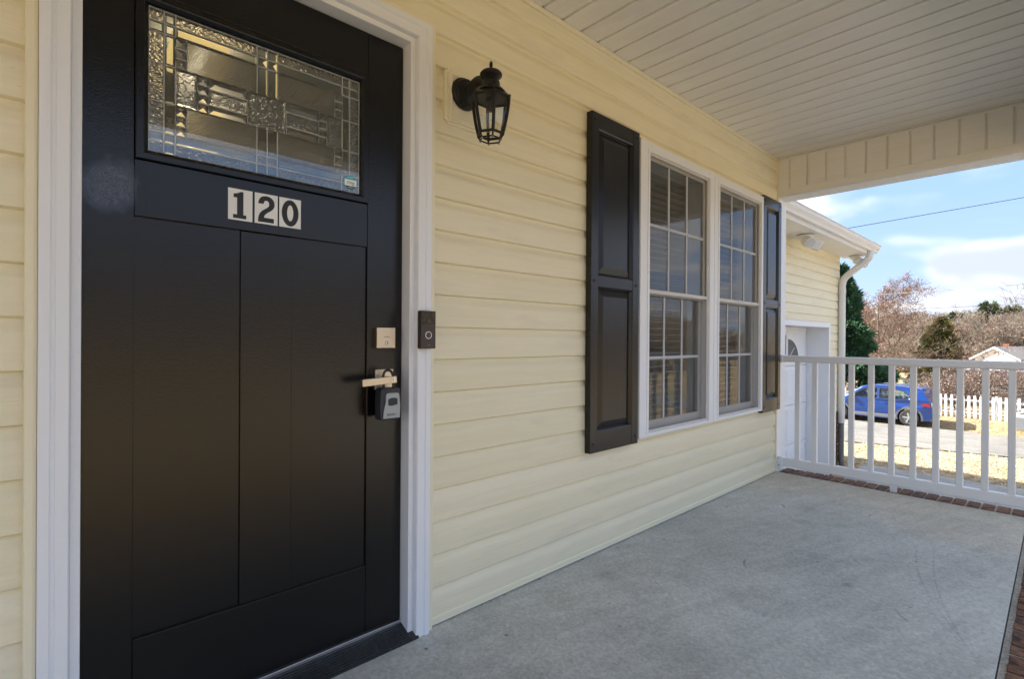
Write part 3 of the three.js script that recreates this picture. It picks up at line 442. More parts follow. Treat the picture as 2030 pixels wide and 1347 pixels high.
// doorbell
{
  const t = thing('video_doorbell', 'dark brown video doorbell with white ring button on door casing', 'doorbell', [0.963, 1.078, 0.0335]);
  part(t, 'body', new RoundedBoxGeometry(0.064, 0.140, 0.026, 2, 0.003).translate(0, 0.070, 0.0135), std({ color: lin(0.055, 0.042, 0.036), roughness: 0.4, metalness: 0.3 }));
  part(t, 'camera_window', new RoundedBoxGeometry(0.060, 0.048, 0.002, 1, 0.0009).translate(0, 0.114, 0.0272), phy({ color: lin(0.006, 0.005, 0.006), roughness: 0.08, clearcoat: 1 }));
  part(t, 'lens', new THREE.CylinderGeometry(0.0085, 0.0085, 0.003, 20).rotateX(Math.PI / 2).translate(0, 0.103, 0.0285), phy({ color: lin(0.03, 0.015, 0.022), roughness: 0.1, clearcoat: 1 }));
  part(t, 'button_ring', new THREE.TorusGeometry(0.0125, 0.0017, 8, 28).translate(0, 0.050, 0.0265), std({ color: lin(0.75, 0.75, 0.74), roughness: 0.4 }));
  part(t, 'button', new THREE.CylinderGeometry(0.0108, 0.0108, 0.001, 24).rotateX(Math.PI / 2).translate(0, 0.050, 0.0271), std({ color: lin(0.06, 0.05, 0.047), roughness: 0.5 }));
  const cv = document.createElement('canvas'); cv.width = 128; cv.height = 64; const c = cv.getContext('2d'); c.fillStyle = '#3b332f'; c.fillRect(0, 0, 128, 64); c.fillStyle = '#8a7468'; c.font = '54px sans-serif'; c.textAlign = 'center'; c.fillText('ring', 64, 42);
  const tx = new THREE.CanvasTexture(cv); tx.colorSpace = THREE.SRGBColorSpace; part(t, 'brand_mark', new THREE.PlaneGeometry(0.020, 0.009), std({ map: tx, roughness: 0.45 }), [0, 0.014, 0.0267]);
}
// ================================================================ WINDOWS, BLINDS
function makeWindow(label, ox0, ox1, ix0, ix1) {
  const cx = (ox0 + ox1) / 2, t = thing('double_hung_window', label, 'window', [cx, WY0, 0], 'double-hung windows by the porch');
  const X = (v) => v - cx, Y = (v) => v - WY0, iy0 = 0.578, iy1 = 2.196;
  const b = (x0, x1, y0, y1, z0, z1, r = 0.002) => B(X(x0), X(x1), Y(y0), Y(y1), z0, z1, r);
  const fr = grp(t, 'frame');
  part(fr, 'jamb', b(ox0, ix0, WY0, WY1, -0.12, 0.042, 0.004), M.white); part(fr, 'jamb', b(ix1, ox1, WY0, WY1, -0.12, 0.042, 0.004), M.white);
  part(fr, 'head', b(ix0 + 0.0004, ix1 - 0.0004, iy1, WY1 - 0.0005, -0.12, 0.041, 0.004), M.white); part(fr, 'sill', b(ix0 + 0.0004, ix1 - 0.0004, WY0 + 0.0005, iy0, -0.12, 0.041, 0.003), M.white);
  part(fr, 'lip', b(ix0 - 0.022, ix0 - 0.002, iy0 - 0.004, iy1 + 0.016, 0.042, 0.0462, 0.0015), M.white); part(fr, 'lip', b(ix1 + 0.002, ix1 + 0.018, iy0 - 0.004, iy1 + 0.016, 0.042, 0.0462, 0.0015), M.white); part(fr, 'lip', b(ix0 - 0.0015, ix1 + 0.0015, iy1 + 0.002, iy1 + 0.018, 0.041, 0.0455, 0.0015), M.white);
  const ym = 1.395;
  const sash = (name, y0, y1, z0, z1, sw, bw, tw) => {
    const s = grp(t, name), gx0 = ix0 + sw, gx1 = ix1 - sw, gy0 = y0 + bw, gy1 = y1 - tw, zc = (z0 + z1) / 2;
    part(s, 'stile', b(ix0 + 0.002, gx0, y0, y1, z0, z1, 0.003), M.sash); part(s, 'stile', b(gx1, ix1 - 0.002, y0, y1, z0, z1, 0.003), M.sash);
    part(s, 'rail', b(gx0, gx1, y0, gy0, z0, z1 - 0.0005, 0.003), M.sash); part(s, 'rail', b(gx0, gx1, gy1, y1, z0, z1 - 0.0005, 0.003), M.sash);
    const ymid = (gy0 + gy1) / 2, xs = [gx0, lerp(gx0, gx1, 1 / 3), lerp(gx0, gx1, 2 / 3), gx1], ysx = [gy0, ymid, gy1];
    for (const x of xs.slice(1, 3)) part(s, 'muntin', b(x - 0.009, x + 0.009, gy0 + 0.0005, gy1 - 0.0005, zc + 0.0045, zc + 0.0085, 0.001), M.white);
    part(s, 'muntin', b(gx0 + 0.0005, gx1 - 0.0005, ymid - 0.009, ymid + 0.009, zc + 0.005, zc + 0.009, 0.001), M.white);
    for (let i = 0; i < 3; i++) for (let j = 0; j < 2; j++) part(s, 'pane', new THREE.PlaneGeometry(xs[i + 1] - xs[i], ysx[j + 1] - ysx[j]).translate(X((xs[i] + xs[i + 1]) / 2), Y((ysx[j] + ysx[j + 1]) / 2), zc + 0.004), M.doubleGlass);
  };
  sash('upper_sash', ym - 0.018, iy1 - 0.003, -0.004, 0.018, 0.036, 0.036, 0.03);
  sash('lower_sash', iy0 + 0.003, ym + 0.018, -0.034, -0.008, 0.042, 0.055, 0.036);
  const sc = grp(t, 'insect_screen');
  for (const g of Object.values(frame([[0, 0.026], [0, 0.034], [0.014, 0.034], [0.014, 0.026]], X(ix0 + 0.015), X(ix1 - 0.015), Y(iy0 + 0.015), Y(iy1 - 0.015)))) part(sc, 'screen_frame', g, M.sash);
  part(sc, 'crossbar', b(ix0 + 0.015, ix1 - 0.015, ym - 0.010, ym + 0.012, 0.0265, 0.0335, 0.002), M.sash);
  part(sc, 'mesh_cloth', new THREE.PlaneGeometry(ix1 - ix0 - 0.03, iy1 - iy0 - 0.03).translate(X((ix0 + ix1) / 2), Y((iy0 + iy1) / 2), 0.0285), M.screen);
  // blind behind the glass
  const bl = thing('window_blind', label.includes('shutter beside door') ? 'white slatted blind hanging in window nearer the front door' : 'white slatted blind hanging in window nearer the porch railing', 'blind', [cx, 0.60, -0.155], 'blinds behind the porch windows');
  const w = ix1 - ix0 - 0.012, slat = boxMap(new THREE.BoxGeometry(w, 0.0028, 0.05)); const r = rng(71);
  for (let k = 0; k < 38; k++) part(bl, 'slat', slat, M.blind, [0, 0.01 + k * 0.0415, 0], [0.10 + (r() - 0.5) * 0.03, 0, (r() - 0.5) * 0.002]);
  part(bl, 'head_rail', B(-w / 2, w / 2, 1.58, 1.635, -0.028, 0.028, 0.003), M.blind);
  for (const q of [-0.28, 0, 0.28]) part(bl, 'ladder_cord', B(q * w - 0.001, q * w + 0.001, 0.0, 1.58, 0.0262, 0.0275), M.blind);
}
makeWindow('white double-hung window with grids, next to the shutter beside door and lantern', 2.375, 3.262, 2.465, 3.190);
makeWindow('white double-hung window with grids, next to the shutter by the railing', 3.266, 4.096, 3.337, 4.045);

// ================================================================ SHUTTERS
function makeShutter(label, x0, x1) {
  const cx = (x0 + x1) / 2, y0 = 0.536, H = 1.736, w = x1 - x0, t = thing('shutter', label, 'shutter', [cx, y0, 0.004], 'raised panel shutters');
  const a = -w / 2, c = w / 2, st = 0.058, zf = 0.036, mr = [0.850, 0.908], br = 0.105, tr = 0.078;
  part(t, 'stile', B(a, a + st, 0, H, 0, zf, 0.003), M.shutter); part(t, 'stile', B(c - st, c, 0, H, 0, zf, 0.003), M.shutter);
  part(t, 'rail', B(a + st + 0.0004, c - st - 0.0004, 0, br, 0, zf - 0.0015, 0.002), M.shutter); part(t, 'rail', B(a + st + 0.0004, c - st - 0.0004, mr[0], mr[1], 0, zf - 0.0015, 0.002), M.shutter); part(t, 'rail', B(a + st + 0.0004, c - st - 0.0004, H - tr, H, 0, zf - 0.0015, 0.002), M.shutter);
  for (const [p, q] of [[br, mr[0]], [mr[1], H - tr]]) {
    const g = grp(t, 'raised_panel'), xa = a + st, xc = c - st;
    for (const m of Object.values(frame([[-0.0002, 0.002], [-0.0002, 0.0335], [-0.006, 0.030], [-0.010, 0.022], [-0.014, 0.018], [-0.014, 0.002]], xa, xc, p, q))) part(g, 'moulding', m, M.shutter);
    part(g, 'field', bevelPlate(xa + 0.0135, xc - 0.0135, p + 0.0135, q - 0.0135, 0.0165, 0.030, 0.034), M.shutter);
  }
  for (const y of [0.045, (mr[0] + mr[1]) / 2, H - 0.036]) for (const x of [a + 0.026, c - 0.026]) part(t, 'screw', new THREE.SphereGeometry(0.0085, 12, 6, 0, Math.PI * 2, 0, Math.PI / 2).scale(1, 0.55, 1).rotateX(Math.PI / 2).translate(x, y, zf), M.shutter);
}
makeShutter('black raised panel shutter between the lantern and the window', 1.939, 2.362);
makeShutter('black raised panel shutter at the wall end by the railing', 4.102, 4.474);

// ================================================================ WALL LANTERN
{
  const t = thing('wall_lantern', 'black six-sided wall lantern on cream mounting block beside the door', 'lantern', [1.147, 2.07, 0]);
  const mb = grp(t, 'mounting_block');
  const ch = (w, h, k) => { const s = new THREE.Shape(); s.moveTo(-w + k, -h); s.lineTo(w - k, -h); s.lineTo(w - k, -h + k * 0.5); s.lineTo(w, -h + k); s.lineTo(w, h - k); s.lineTo(w - k, h - k * 0.5); s.lineTo(w - k, h); s.lineTo(-w + k, h); s.lineTo(-w + k, h - k * 0.5); s.lineTo(-w, h - k); s.lineTo(-w, -h + k); s.lineTo(-w + k, -h + k * 0.5); s.closePath(); return s; };
  part(mb, 'flange', boxMap(new THREE.ExtrudeGeometry(ch(0.084, 0.108, 0.014), { depth: 0.020, bevelEnabled: true, bevelSize: 0.002, bevelThickness: 0.003, bevelSegments: 2 }).translate(0, 0, -0.010)), M.creamTrim);
  part(mb, 'rim', boxMap(new THREE.ExtrudeGeometry(ch(0.074, 0.098, 0.012), { depth: 0.006, bevelEnabled: true, bevelSize: 0.002, bevelThickness: 0.002, bevelSegments: 2 }).translate(0, 0, 0.014)), M.creamTrim);
  for (const m of Object.values(frame([[0, 0.0215], [0, 0.024], [0.004, 0.0265], [0.009, 0.0255], [0.010, 0.0215]], -0.055, 0.055, -0.080, 0.080))) part(mb, 'moulding', m, M.creamTrim);
  // back plate, arm
  part(t, 'back_plate', lathe([[0, 0.038], [0.018, 0.036], [0.040, 0.030], [0.050, 0.022], [0.053, 0.016], [0.060, 0.014], [0.063, 0.008], [0.063, 0.0], [0, 0.0]], 36).rotateX(Math.PI / 2).translate(0, 0.020, 0.0235), M.lantern);
  part(t, 'back_ring', new THREE.TorusGeometry(0.046, 0.008, 8, 32).translate(0, 0.020, 0.046), M.lantern);
  part(t, 'arm', tube([[0, 0.018, 0.05], [0, 0.036, 0.085], [0, 0.040, 0.12], [0, 0.022, 0.155], [0, 0.002, 0.185]], 0.0195, 24, 14), M.lantern);
  const ax = grp(t, 'lantern_head', [0, 0, 0.190]); ax.rotation.y = -Math.PI / 6;
  // y relative to 2.07
  part(ax, 'finial', lathe([[0, 0.090], [0.004, 0.086], [0.0065, 0.078], [0.0065, 0.070], [0.0045, 0.062], [0.006, 0.056], [0.012, 0.053], [0, 0.052]], 16), M.lantern);
  part(ax, 'top_cap', lathe([[0, 0.055], [0.020, 0.053], [0.036, 0.046], [0.042, 0.039], [0.0415, 0.033], [0.032, 0.027], [0.022, 0.022], [0.021, 0.014], [0, 0.014]], 32), M.lantern);
  part(ax, 'collar', lathe([[0, 0.020], [0.026, 0.018], [0.0325, 0.010], [0.034, 0.002], [0.034, -0.014], [0.037, -0.017], [0.048, -0.021], [0.055, -0.029], [0.058, -0.036], [0, -0.036]], 36), M.lantern);
  part(ax, 'roof', new THREE.CylinderGeometry(0.057, 0.078, 0.020, 6).translate(0, -0.043, 0), M.lantern);
  const R = (s) => lerp(0.0715, 0.048, Math.pow(s, 1.65)), y0 = -0.053, y1 = -0.190, six = [...Array(6)].map((_, i) => i * Math.PI / 3);
  const dir = (a) => [Math.sin(a), Math.cos(a)];
  for (const a of six) {
    const [sx, sz] = dir(a), pts = []; for (let k = 0; k <= 6; k++) { const s = k / 6; pts.push([sx * R(s), lerp(y0, y1, s), sz * R(s)]); }
    part(ax, 'corner_bar', tube(pts, 0.0062, 10, 6), M.lantern);
    part(ax, 'knob', [new THREE.SphereGeometry(0.0052, 8, 6).translate(sx * 0.074, -0.051, sz * 0.074), new THREE.SphereGeometry(0.0048, 8, 6).translate(sx * 0.0495, -0.192, sz * 0.0495)], M.lantern);
    const P = [], a2 = a + Math.PI / 3, [tx, tz] = dir(a2);
    for (let k = 0; k < 5; k++) { const s0 = k / 5, s1 = (k + 1) / 5, q = (s, ux, uz) => [ux * R(s) * 0.985, lerp(y0, y1, s), uz * R(s) * 0.985]; const A = q(s0, sx, sz), Bq = q(s0, tx, tz), C = q(s1, tx, tz), D = q(s1, sx, sz); P.push(...A, ...D, ...C, ...A, ...C, ...Bq); }
    const g = new THREE.BufferGeometry(); g.setAttribute('position', new THREE.Float32BufferAttribute(P, 3)); g.computeVertexNormals(); part(ax, 'glass_pane', boxMap(g), M.glass);
    const mid = (r, y, rr) => { const A = [sx * r, y, sz * r], Bq = [tx * r, y, tz * r]; return tube([A, Bq], rr, 1, 6); };
    part(ax, 'bar', [mid(0.0715, -0.054, 0.0055), mid(0.0485, -0.187, 0.0055), mid(0.041, -0.206, 0.0032)], M.lantern);
    part(ax, 'foot_bar', tube([[sx * 0.0485, -0.189, sz * 0.0485], [sx * 0.046, -0.198, sz * 0.046], [sx * 0.041, -0.206, sz * 0.041]], 0.0032, 4, 6), M.lantern);
    part(ax, 'knob', new THREE.SphereGeometry(0.0042, 8, 6).translate(sx * 0.041, -0.2095, sz * 0.041), M.screw);
  }
  part(ax, 'socket', lathe([[0, -0.053], [0.020, -0.053], [0.020, -0.070], [0.014, -0.074], [0.014, -0.098], [0, -0.098]], 20), M.lantern);
  part(ax, 'bulb', lathe([[0.011, -0.098], [0.013, -0.108], [0.022, -0.126], [0.0275, -0.146], [0.025, -0.164], [0.014, -0.176], [0, -0.179]], 24), phy({ color: lin(0.97, 0.97, 0.95), transmission: 1, thickness: 0, roughness: 0.03, ior: 1.5 }));
}
// foyer ceiling lamp, seen warm through the leaded glass
{
  const t = thing('foyer_ceiling_light', 'warm lit ceiling light in the foyer seen through door glass', 'ceiling light', [0.50, 2.66, -1.42]);
  part(t, 'canopy', lathe([[0, 0], [0.09, 0], [0.09, -0.02], [0.05, -0.03], [0, -0.03]], 28), M.nickel);
  part(t, 'lamp_shade', new RoundedBoxGeometry(0.24, 0.12, 0.24, 2, 0.01).translate(0, -0.095, 0), std({ color: lin(0.9, 0.75, 0.5), emissive: lin(1.0, 0.66, 0.26), emissiveIntensity: 0.22, roughness: 0.8 }));
  const p = new THREE.PointLight(lin(1.0, 0.88, 0.72), 0.026, 0, 2); p.position.set(0, -0.095, 0); p.castShadow = true; t.add(p);
}

// ================================================================ RAILING
{
  const t = thing('porch_railing', 'white vinyl railing with square balusters at the end of the porch', 'railing', [4.547, 0, 0]);
  const z1 = 1.60;
  part(t, 'top_rail', new RoundedBoxGeometry(0.068, 0.055, z1 - 0.03, 3, 0.014).translate(0, 0.9615, (z1 + 0.03) / 2), M.rail);
  part(t, 'bottom_rail', new RoundedBoxGeometry(0.045, 0.072, z1 - 0.03, 2, 0.006).translate(0, 0.086, (z1 + 0.03) / 2), M.rail);
  const bal = boxMap(new RoundedBoxGeometry(0.037, 0.815, 0.037, 2, 0.004));
  for (let k = 0; k < 12; k++) { const m = part(t, 'baluster', bal, M.rail, [0, 0.528, 0.156 + k * 0.1275 - 0.004]); }
  part(t, 'support_foot', B(-0.018, 0.018, -0.003, 0.052, 0.785, 0.825, 0.003), M.rail);
  for (const [y, h] of [[0.9615, 0.066], [0.086, 0.084]]) part(t, 'bracket', new RoundedBoxGeometry(h > 0.07 ? 0.058 : 0.08, h, 0.042, 2, 0.005).translate(0, y, 0.024), M.white);
  for (const y of [0.115, 0.057]) part(t, 'bracket_screw', new THREE.SphereGeometry(0.004, 8, 6).translate(-0.029, y, 0.016), M.black);
}

// ================================================================ GARAGE
const GZ = -0.8, GX1 = 9.33, OX0 = 5.5, OX1 = 8.79, OY = 1.318, GB = -1.02, SOF = 2.475;
const gwall = part(house, 'garage_wall', [B(LX + 0.002, OX0 - 0.03, GB, 2.7, GZ - 0.15, GZ - 0.0185), B(OX1 + 0.03, GX1, 0.0, 2.7, GZ - 0.15, GZ - 0.0185), B(OX0 - 0.03, OX1 + 0.03, OY + 0.03, 2.7, GZ - 0.15, GZ - 0.0185), B(GX1 - 0.12, GX1, GB, 2.7, -7.8, GZ - 0.151), B(LX, GX1, GB, 2.7, -7.95, -7.801)], M.creamTrim);
sideWall(gwall, LX + 0.1, GX1 + 0.006, -0.02, SOF, [[OX0 - 0.075, OX1 + 0.075, -2, OY + 0.078]], GZ, -0.03, 777);
part(gwall, 'corner_channel', B(GX1 + 0.0062, GX1 + 0.02, -0.02, SOF, GZ - 0.2, GZ + 0.004, 0.002), M.creamTrim);
{ // brick base under the siding, courses of real bricks
  const r = rng(66), gs = [[], [], [], []]; for (let c = 0; c < 13; c++) for (let k = 0; k < 4; k++) { const x0 = OX1 + 0.072 + (c % 2 ? 0.1 : 0) + (k - 0.5) * 0.205, x1 = Math.min(GX1 + 0.01, x0 + 0.195), xa = Math.max(OX1 + 0.074, x0); if (x1 - xa < 0.03) continue; gs[(r() * 4) | 0].push(B(xa, x1, -1.0 + c * 0.0755, -1.0 + c * 0.0755 + 0.0655, GZ - 0.1, GZ + 0.002 + r() * 0.003)); }
  part(gwall, 'brick_base_mortar', B(OX1 + 0.031, GX1 + 0.004, -1.05, -0.021, GZ - 0.15, GZ - 0.006), M.mortar);
  gs.forEach((g, i) => { if (g.length) part(gwall, 'brick_base', g, M.brick[i]).userData.kind = 'stuff'; });
}
// opening trim and deep white return
const RV = 0.30;
addFrame(gwall, 'opening_trim', M.white, [[0, GZ - RV], [0, GZ + 0.012], [0.070, GZ + 0.012], [0.074, GZ + 0.008], [0.074, GZ - 0.0184], [0.004, GZ - 0.0184], [0.004, GZ - RV]], OX0, OX1, GB + 0.03, OY, 'lrt');
{
  const t = thing('garage_door', 'white raised panel garage door with fan shaped windows', 'garage door', [(OX0 + OX1) / 2, GB, GZ - RV]);
  const w = (OX1 - OX0) / 2 - 0.002, H = OY - GB, nS = 4, sh = H / nS;
  const cols = 4, pw = (2 * w - 0.10) / cols;
  for (let s = 0; s < nS; s++) {
    const sec = part(t, 'section', B(-w, w, s * sh + 0.003, (s + 1) * sh - 0.003, -0.05, 0, 0.004), M.white);
    for (let c = 0; c < cols; c++) {
      const x0 = -w + 0.05 + c * pw + 0.03, x1 = x0 + pw - 0.06, y0 = s * sh + 0.075, y1 = (s + 1) * sh - 0.075;
      if (s < nS - 1) { const m = mergeGeometries([...Object.values(frame([[0, 0], [0.004, 0.006], [0.012, 0.006], [0.016, 0]], x0, x1, y0, y1)), bevelPlate(x0 + 0.012, x1 - 0.012, y0 + 0.012, y1 - 0.012, 0.0003, 0.005, 0.02)].map(clean)); part(sec, 'raised_panel', m, M.white); }
      else {
        const k = c % 4, gk = (f) => [f(x0, y0), f(x1, y0)];
        for (const m of Object.values(frame([[0, 0], [0.003, 0.007], [0.012, 0.007], [0.016, 0]], x0, x1, y0, y1))) part(sec, 'window_moulding', m, M.white);
        const cx = (k < 2 ? -1 : 1), R0 = y1 - y0 - 0.02; const shp = new THREE.Shape();
        if (k === 0 || k === 3) { const ex = Math.min(x1 - x0 - 0.03, R0 * 1.05), px = k === 3 ? x0 + 0.012 : x1 - 0.012, q = k === 3 ? 1 : -1; shp.moveTo(px, y0 + 0.02); for (let i = 0; i <= 12; i++) { const a = i / 12 * Math.PI / 2; shp.lineTo(px + q * Math.cos(a) * ex, y0 + 0.02 + Math.sin(a) * (R0 * 0.74)); } shp.closePath(); }
        else { shp.moveTo(x0 + 0.012, y0 + 0.02); shp.lineTo(x1 - 0.012, y0 + 0.02); shp.lineTo(x1 - 0.012, k === 1 ? y1 - 0.012 : y1 - 0.05); shp.lineTo(x0 + 0.012, k === 1 ? y1 - 0.05 : y1 - 0.012); shp.closePath(); }
        part(sec, 'pane', boxMap(new THREE.ExtrudeGeometry(shp, { depth: 0.002, bevelEnabled: false }).translate(0, 0, 0.001)), phy({ color: lin(0.07, 0.075, 0.08), roughness: 0.35 }));
        if (k === 3) part(sec, 'spoke', B(-0.006, 0.006, 0, R0 * 0.72, 0.0032, 0.008), M.white, [x0 + 0.012, y0 + 0.02, 0], [0, 0, -0.95]);
        if (k === 0) part(sec, 'spoke', B(-0.006, 0.006, 0, R0 * 1.05, 0.0032, 0.008), M.white, [x1 - 0.012, y0 + 0.02, 0], [0, 0, 0.95]);
      }
    }
  }
}
part(house, 'garage_slab', B(LX, GX1, -1.1, GB - 0.001, -7.8, GZ + 0.1), M.concrete);
// eave
{
  const e = grp(house, 'garage_eave');
  const zs = GZ - 0.01, zf = -0.43, x0 = 4.66, x1 = 9.62, n = 21, r = rng(14);
  for (let k = 0; k < 38; k++) { const a = x0 + k * 0.1305, c = Math.min(x1, a + 0.129); if (c <= a) break; part(e, 'soffit_panel', B(a, c, SOF, SOF + 0.012 + r() * 0.001, zs, zf - 0.001, 0.002), M.ceiling[(r() * 3) | 0]); }
  part(e, 'soffit_backing', B(x0, x1, SOF + 0.0135, SOF + 0.03, GZ, zf), M.creamTrim);
  part(e, 'fascia', B(x0, x1 + 0.01, SOF - 0.012, SOF + 0.15, zf, zf + 0.02, 0.003), M.white);
  const gp = [[zf + 0.022, 2.615], [zf + 0.022, 2.512], [zf + 0.075, 2.508], [zf + 0.085, 2.540], [zf + 0.112, 2.575], [zf + 0.118, 2.612], [zf + 0.128, 2.614], [zf + 0.128, 2.622], [zf + 0.110, 2.622], [zf + 0.104, 2.578], [zf + 0.078, 2.548], [zf + 0.070, 2.516], [zf + 0.027, 2.518], [zf + 0.027, 2.615]];
  part(e, 'gutter', loft(gp.length, (i) => [x0, gp[i][1], gp[i][0]], (i) => [x1 + 0.03, gp[i][1], gp[i][0]]), M.gutter);
  const rp = [[-0.36, 2.624], [-0.36, 2.66], [-4.4, 4.20], [-8.3, 2.66], [-8.3, 2.624]];
  part(house, 'garage_roof', loft(5, (i) => [LX + 0.33, rp[i][1], rp[i][0]], (i) => [x1, rp[i][1], rp[i][0]]), M.roof);
  part(house, 'garage_gable', loft(3, (i) => [GX1 - 0.1, [2.61, 2.61, 4.1][i], [-0.9, -7.9, -4.4][i]], (i) => [GX1, [2.61, 2.61, 4.1][i], [-0.9, -7.9, -4.4][i]]), M.creamTrim);
  // downspout with ribbed elbow
  const d = grp(house, 'downspout');
  const pts = [[9.30, 2.520, -0.375], [9.30, 2.46, -0.375], [9.30, 2.40, -0.395], [9.30, 2.30, -0.505], [9.30, 2.20, -0.625], [9.30, 2.10, -0.725], [9.30, 2.02, -0.746], [9.30, 1.9, -0.748]];
  part(d, 'elbow', tube(pts, 0.049, 40, 14), M.gutter);
  const crv = new THREE.CatmullRomCurve3(pts.map((p) => new THREE.Vector3(...p)));
  const ribs = []; for (let k = 0; k < 26; k++) { const s = 0.14 + k * 0.028, p = crv.getPointAt(s), q = crv.getTangentAt(s); const g = new THREE.TorusGeometry(0.0485, 0.0035, 5, 14); g.lookAt(q); g.translate(p.x, p.y, p.z); ribs.push(g); }
  part(d, 'elbow_ribs', ribs, M.gutter);
  part(d, 'pipe', tube([[9.30, 1.9, -0.748], [9.30, 0.6, -0.748], [9.30, -0.2, -0.748]], 0.049, 8, 14), M.gutter);
  part(d, 'pipe', tube([[9.30, -0.16, -0.748], [9.30, -0.55, -0.748], [9.315, -0.85, -0.745], [9.36, -0.99, -0.72]], 0.041, 12, 14), std({ color: lin(0.30, 0.29, 0.29), map: gritMap, roughness: 0.6 }));
  part(d, 'pipe_joint', new THREE.CylinderGeometry(0.052, 0.052, 0.05, 16).translate(9.30, 1.9, -0.748), M.gutter);
}
// floodlight cameras under the eave
function flood(label, x, z, s) {
  const t = thing('floodlight_camera', label, 'security light', [x, SOF, z], 'floodlight cameras under the garage eave');
  const W = std({ color: lin(0.75, 0.74, 0.71), roughness: 0.4 });
  part(t, 'mount', lathe([[0, 0], [0.075, 0], [0.075, -0.008], [0.066, -0.034], [0.046, -0.050], [0, -0.055]], 28).scale(s, s, s), W);
  part(t, 'gasket', new THREE.CylinderGeometry(0.077, 0.077, 0.005, 28).translate(0, -0.0028, 0).scale(s, s, s), M.black);
  for (const q of [-1, 1]) {
    const h = grp(t, 'lamp_head', [q * 0.078 * s, -0.088 * s, 0.05 * s]); h.rotation.set(0.5, q > 0 ? 0.5 : -0.7, 0);
    part(h, 'housing', q > 0 ? new RoundedBoxGeometry(0.10, 0.10, 0.14, 3, 0.016).scale(s, s, s) : new THREE.CylinderGeometry(0.052, 0.045, 0.10, 24).rotateX(Math.PI / 2).scale(s, s, s), W);
    part(h, 'lens', q > 0 ? new RoundedBoxGeometry(0.07, 0.06, 0.006, 1, 0.002).translate(0, 0, 0.070).scale(s, s, s) : new THREE.CylinderGeometry(0.044, 0.044, 0.006, 24).rotateX(Math.PI / 2).translate(0, 0, 0.051).scale(s, s, s), q > 0 ? M.black : std({ color: lin(0.55, 0.56, 0.56), roughness: 0.3 }));
  }
}
flood('white two-headed floodlight camera under middle of garage soffit', 7.1, -0.60, 1.3);
flood('white floodlight camera at garage corner beside the downspout', 9.42, -0.60, 1.2);
// ================================================================ PICKET FENCE
{
  const t = thing('picket_fence', 'white picket fence along the grass verge behind the blue car', 'fence', [29, 0, 0]);
  const sh = new THREE.Shape(); sh.moveTo(-0.05, 0); sh.lineTo(0.05, 0); sh.lineTo(0.05, 0.90); sh.lineTo(0.036, 0.915); sh.lineTo(0.036, 0.93); sh.absarc(0, 0.935, 0.045, -0.1, Math.PI + 0.1, false); sh.lineTo(-0.036, 0.915); sh.lineTo(-0.05, 0.90); sh.closePath();
  const pk = boxMap(new THREE.ExtrudeGeometry(sh, { depth: 0.02, bevelEnabled: false, curveSegments: 6 }).rotateY(-Math.PI / 2)), r = rng(44);
  const W = [0, 1, 2].map((i) => std({ color: lin(0.86 - 0.04 * i, 0.86 - 0.04 * i, 0.85 - 0.04 * i), roughness: 0.6 }));
  for (let k = 0; k < 92; k++) { const z = -11.5 + k * 0.19; const y = hgt(29, z); part(t, 'picket', pk, W[(r() * 3) | 0], [0, y + (r() - 0.5) * 0.02, z], [(r() - 0.5) * 0.03, 0, 0]); }
  for (let k = 0; k < 8; k++) { const za = -11.6 + k * 2.28, zb = za + 2.27, ya = hgt(29, za), yb = hgt(29, zb); for (const q of [0.2, 0.72]) part(t, 'rail', loft(4, (i) => [[0.003, 0.043, 0.043, 0.003][i], ya + q + [0, 0, 0.085, 0.085][i], za], (i) => [[0.003, 0.043, 0.043, 0.003][i], yb + q + [0, 0, 0.085, 0.085][i], zb]), W[0]); part(t, 'post', B(0.045, 0.135, ya - 0.2, ya + 0.98, za - 0.045, za + 0.045, 0.006), W[1]); }
}

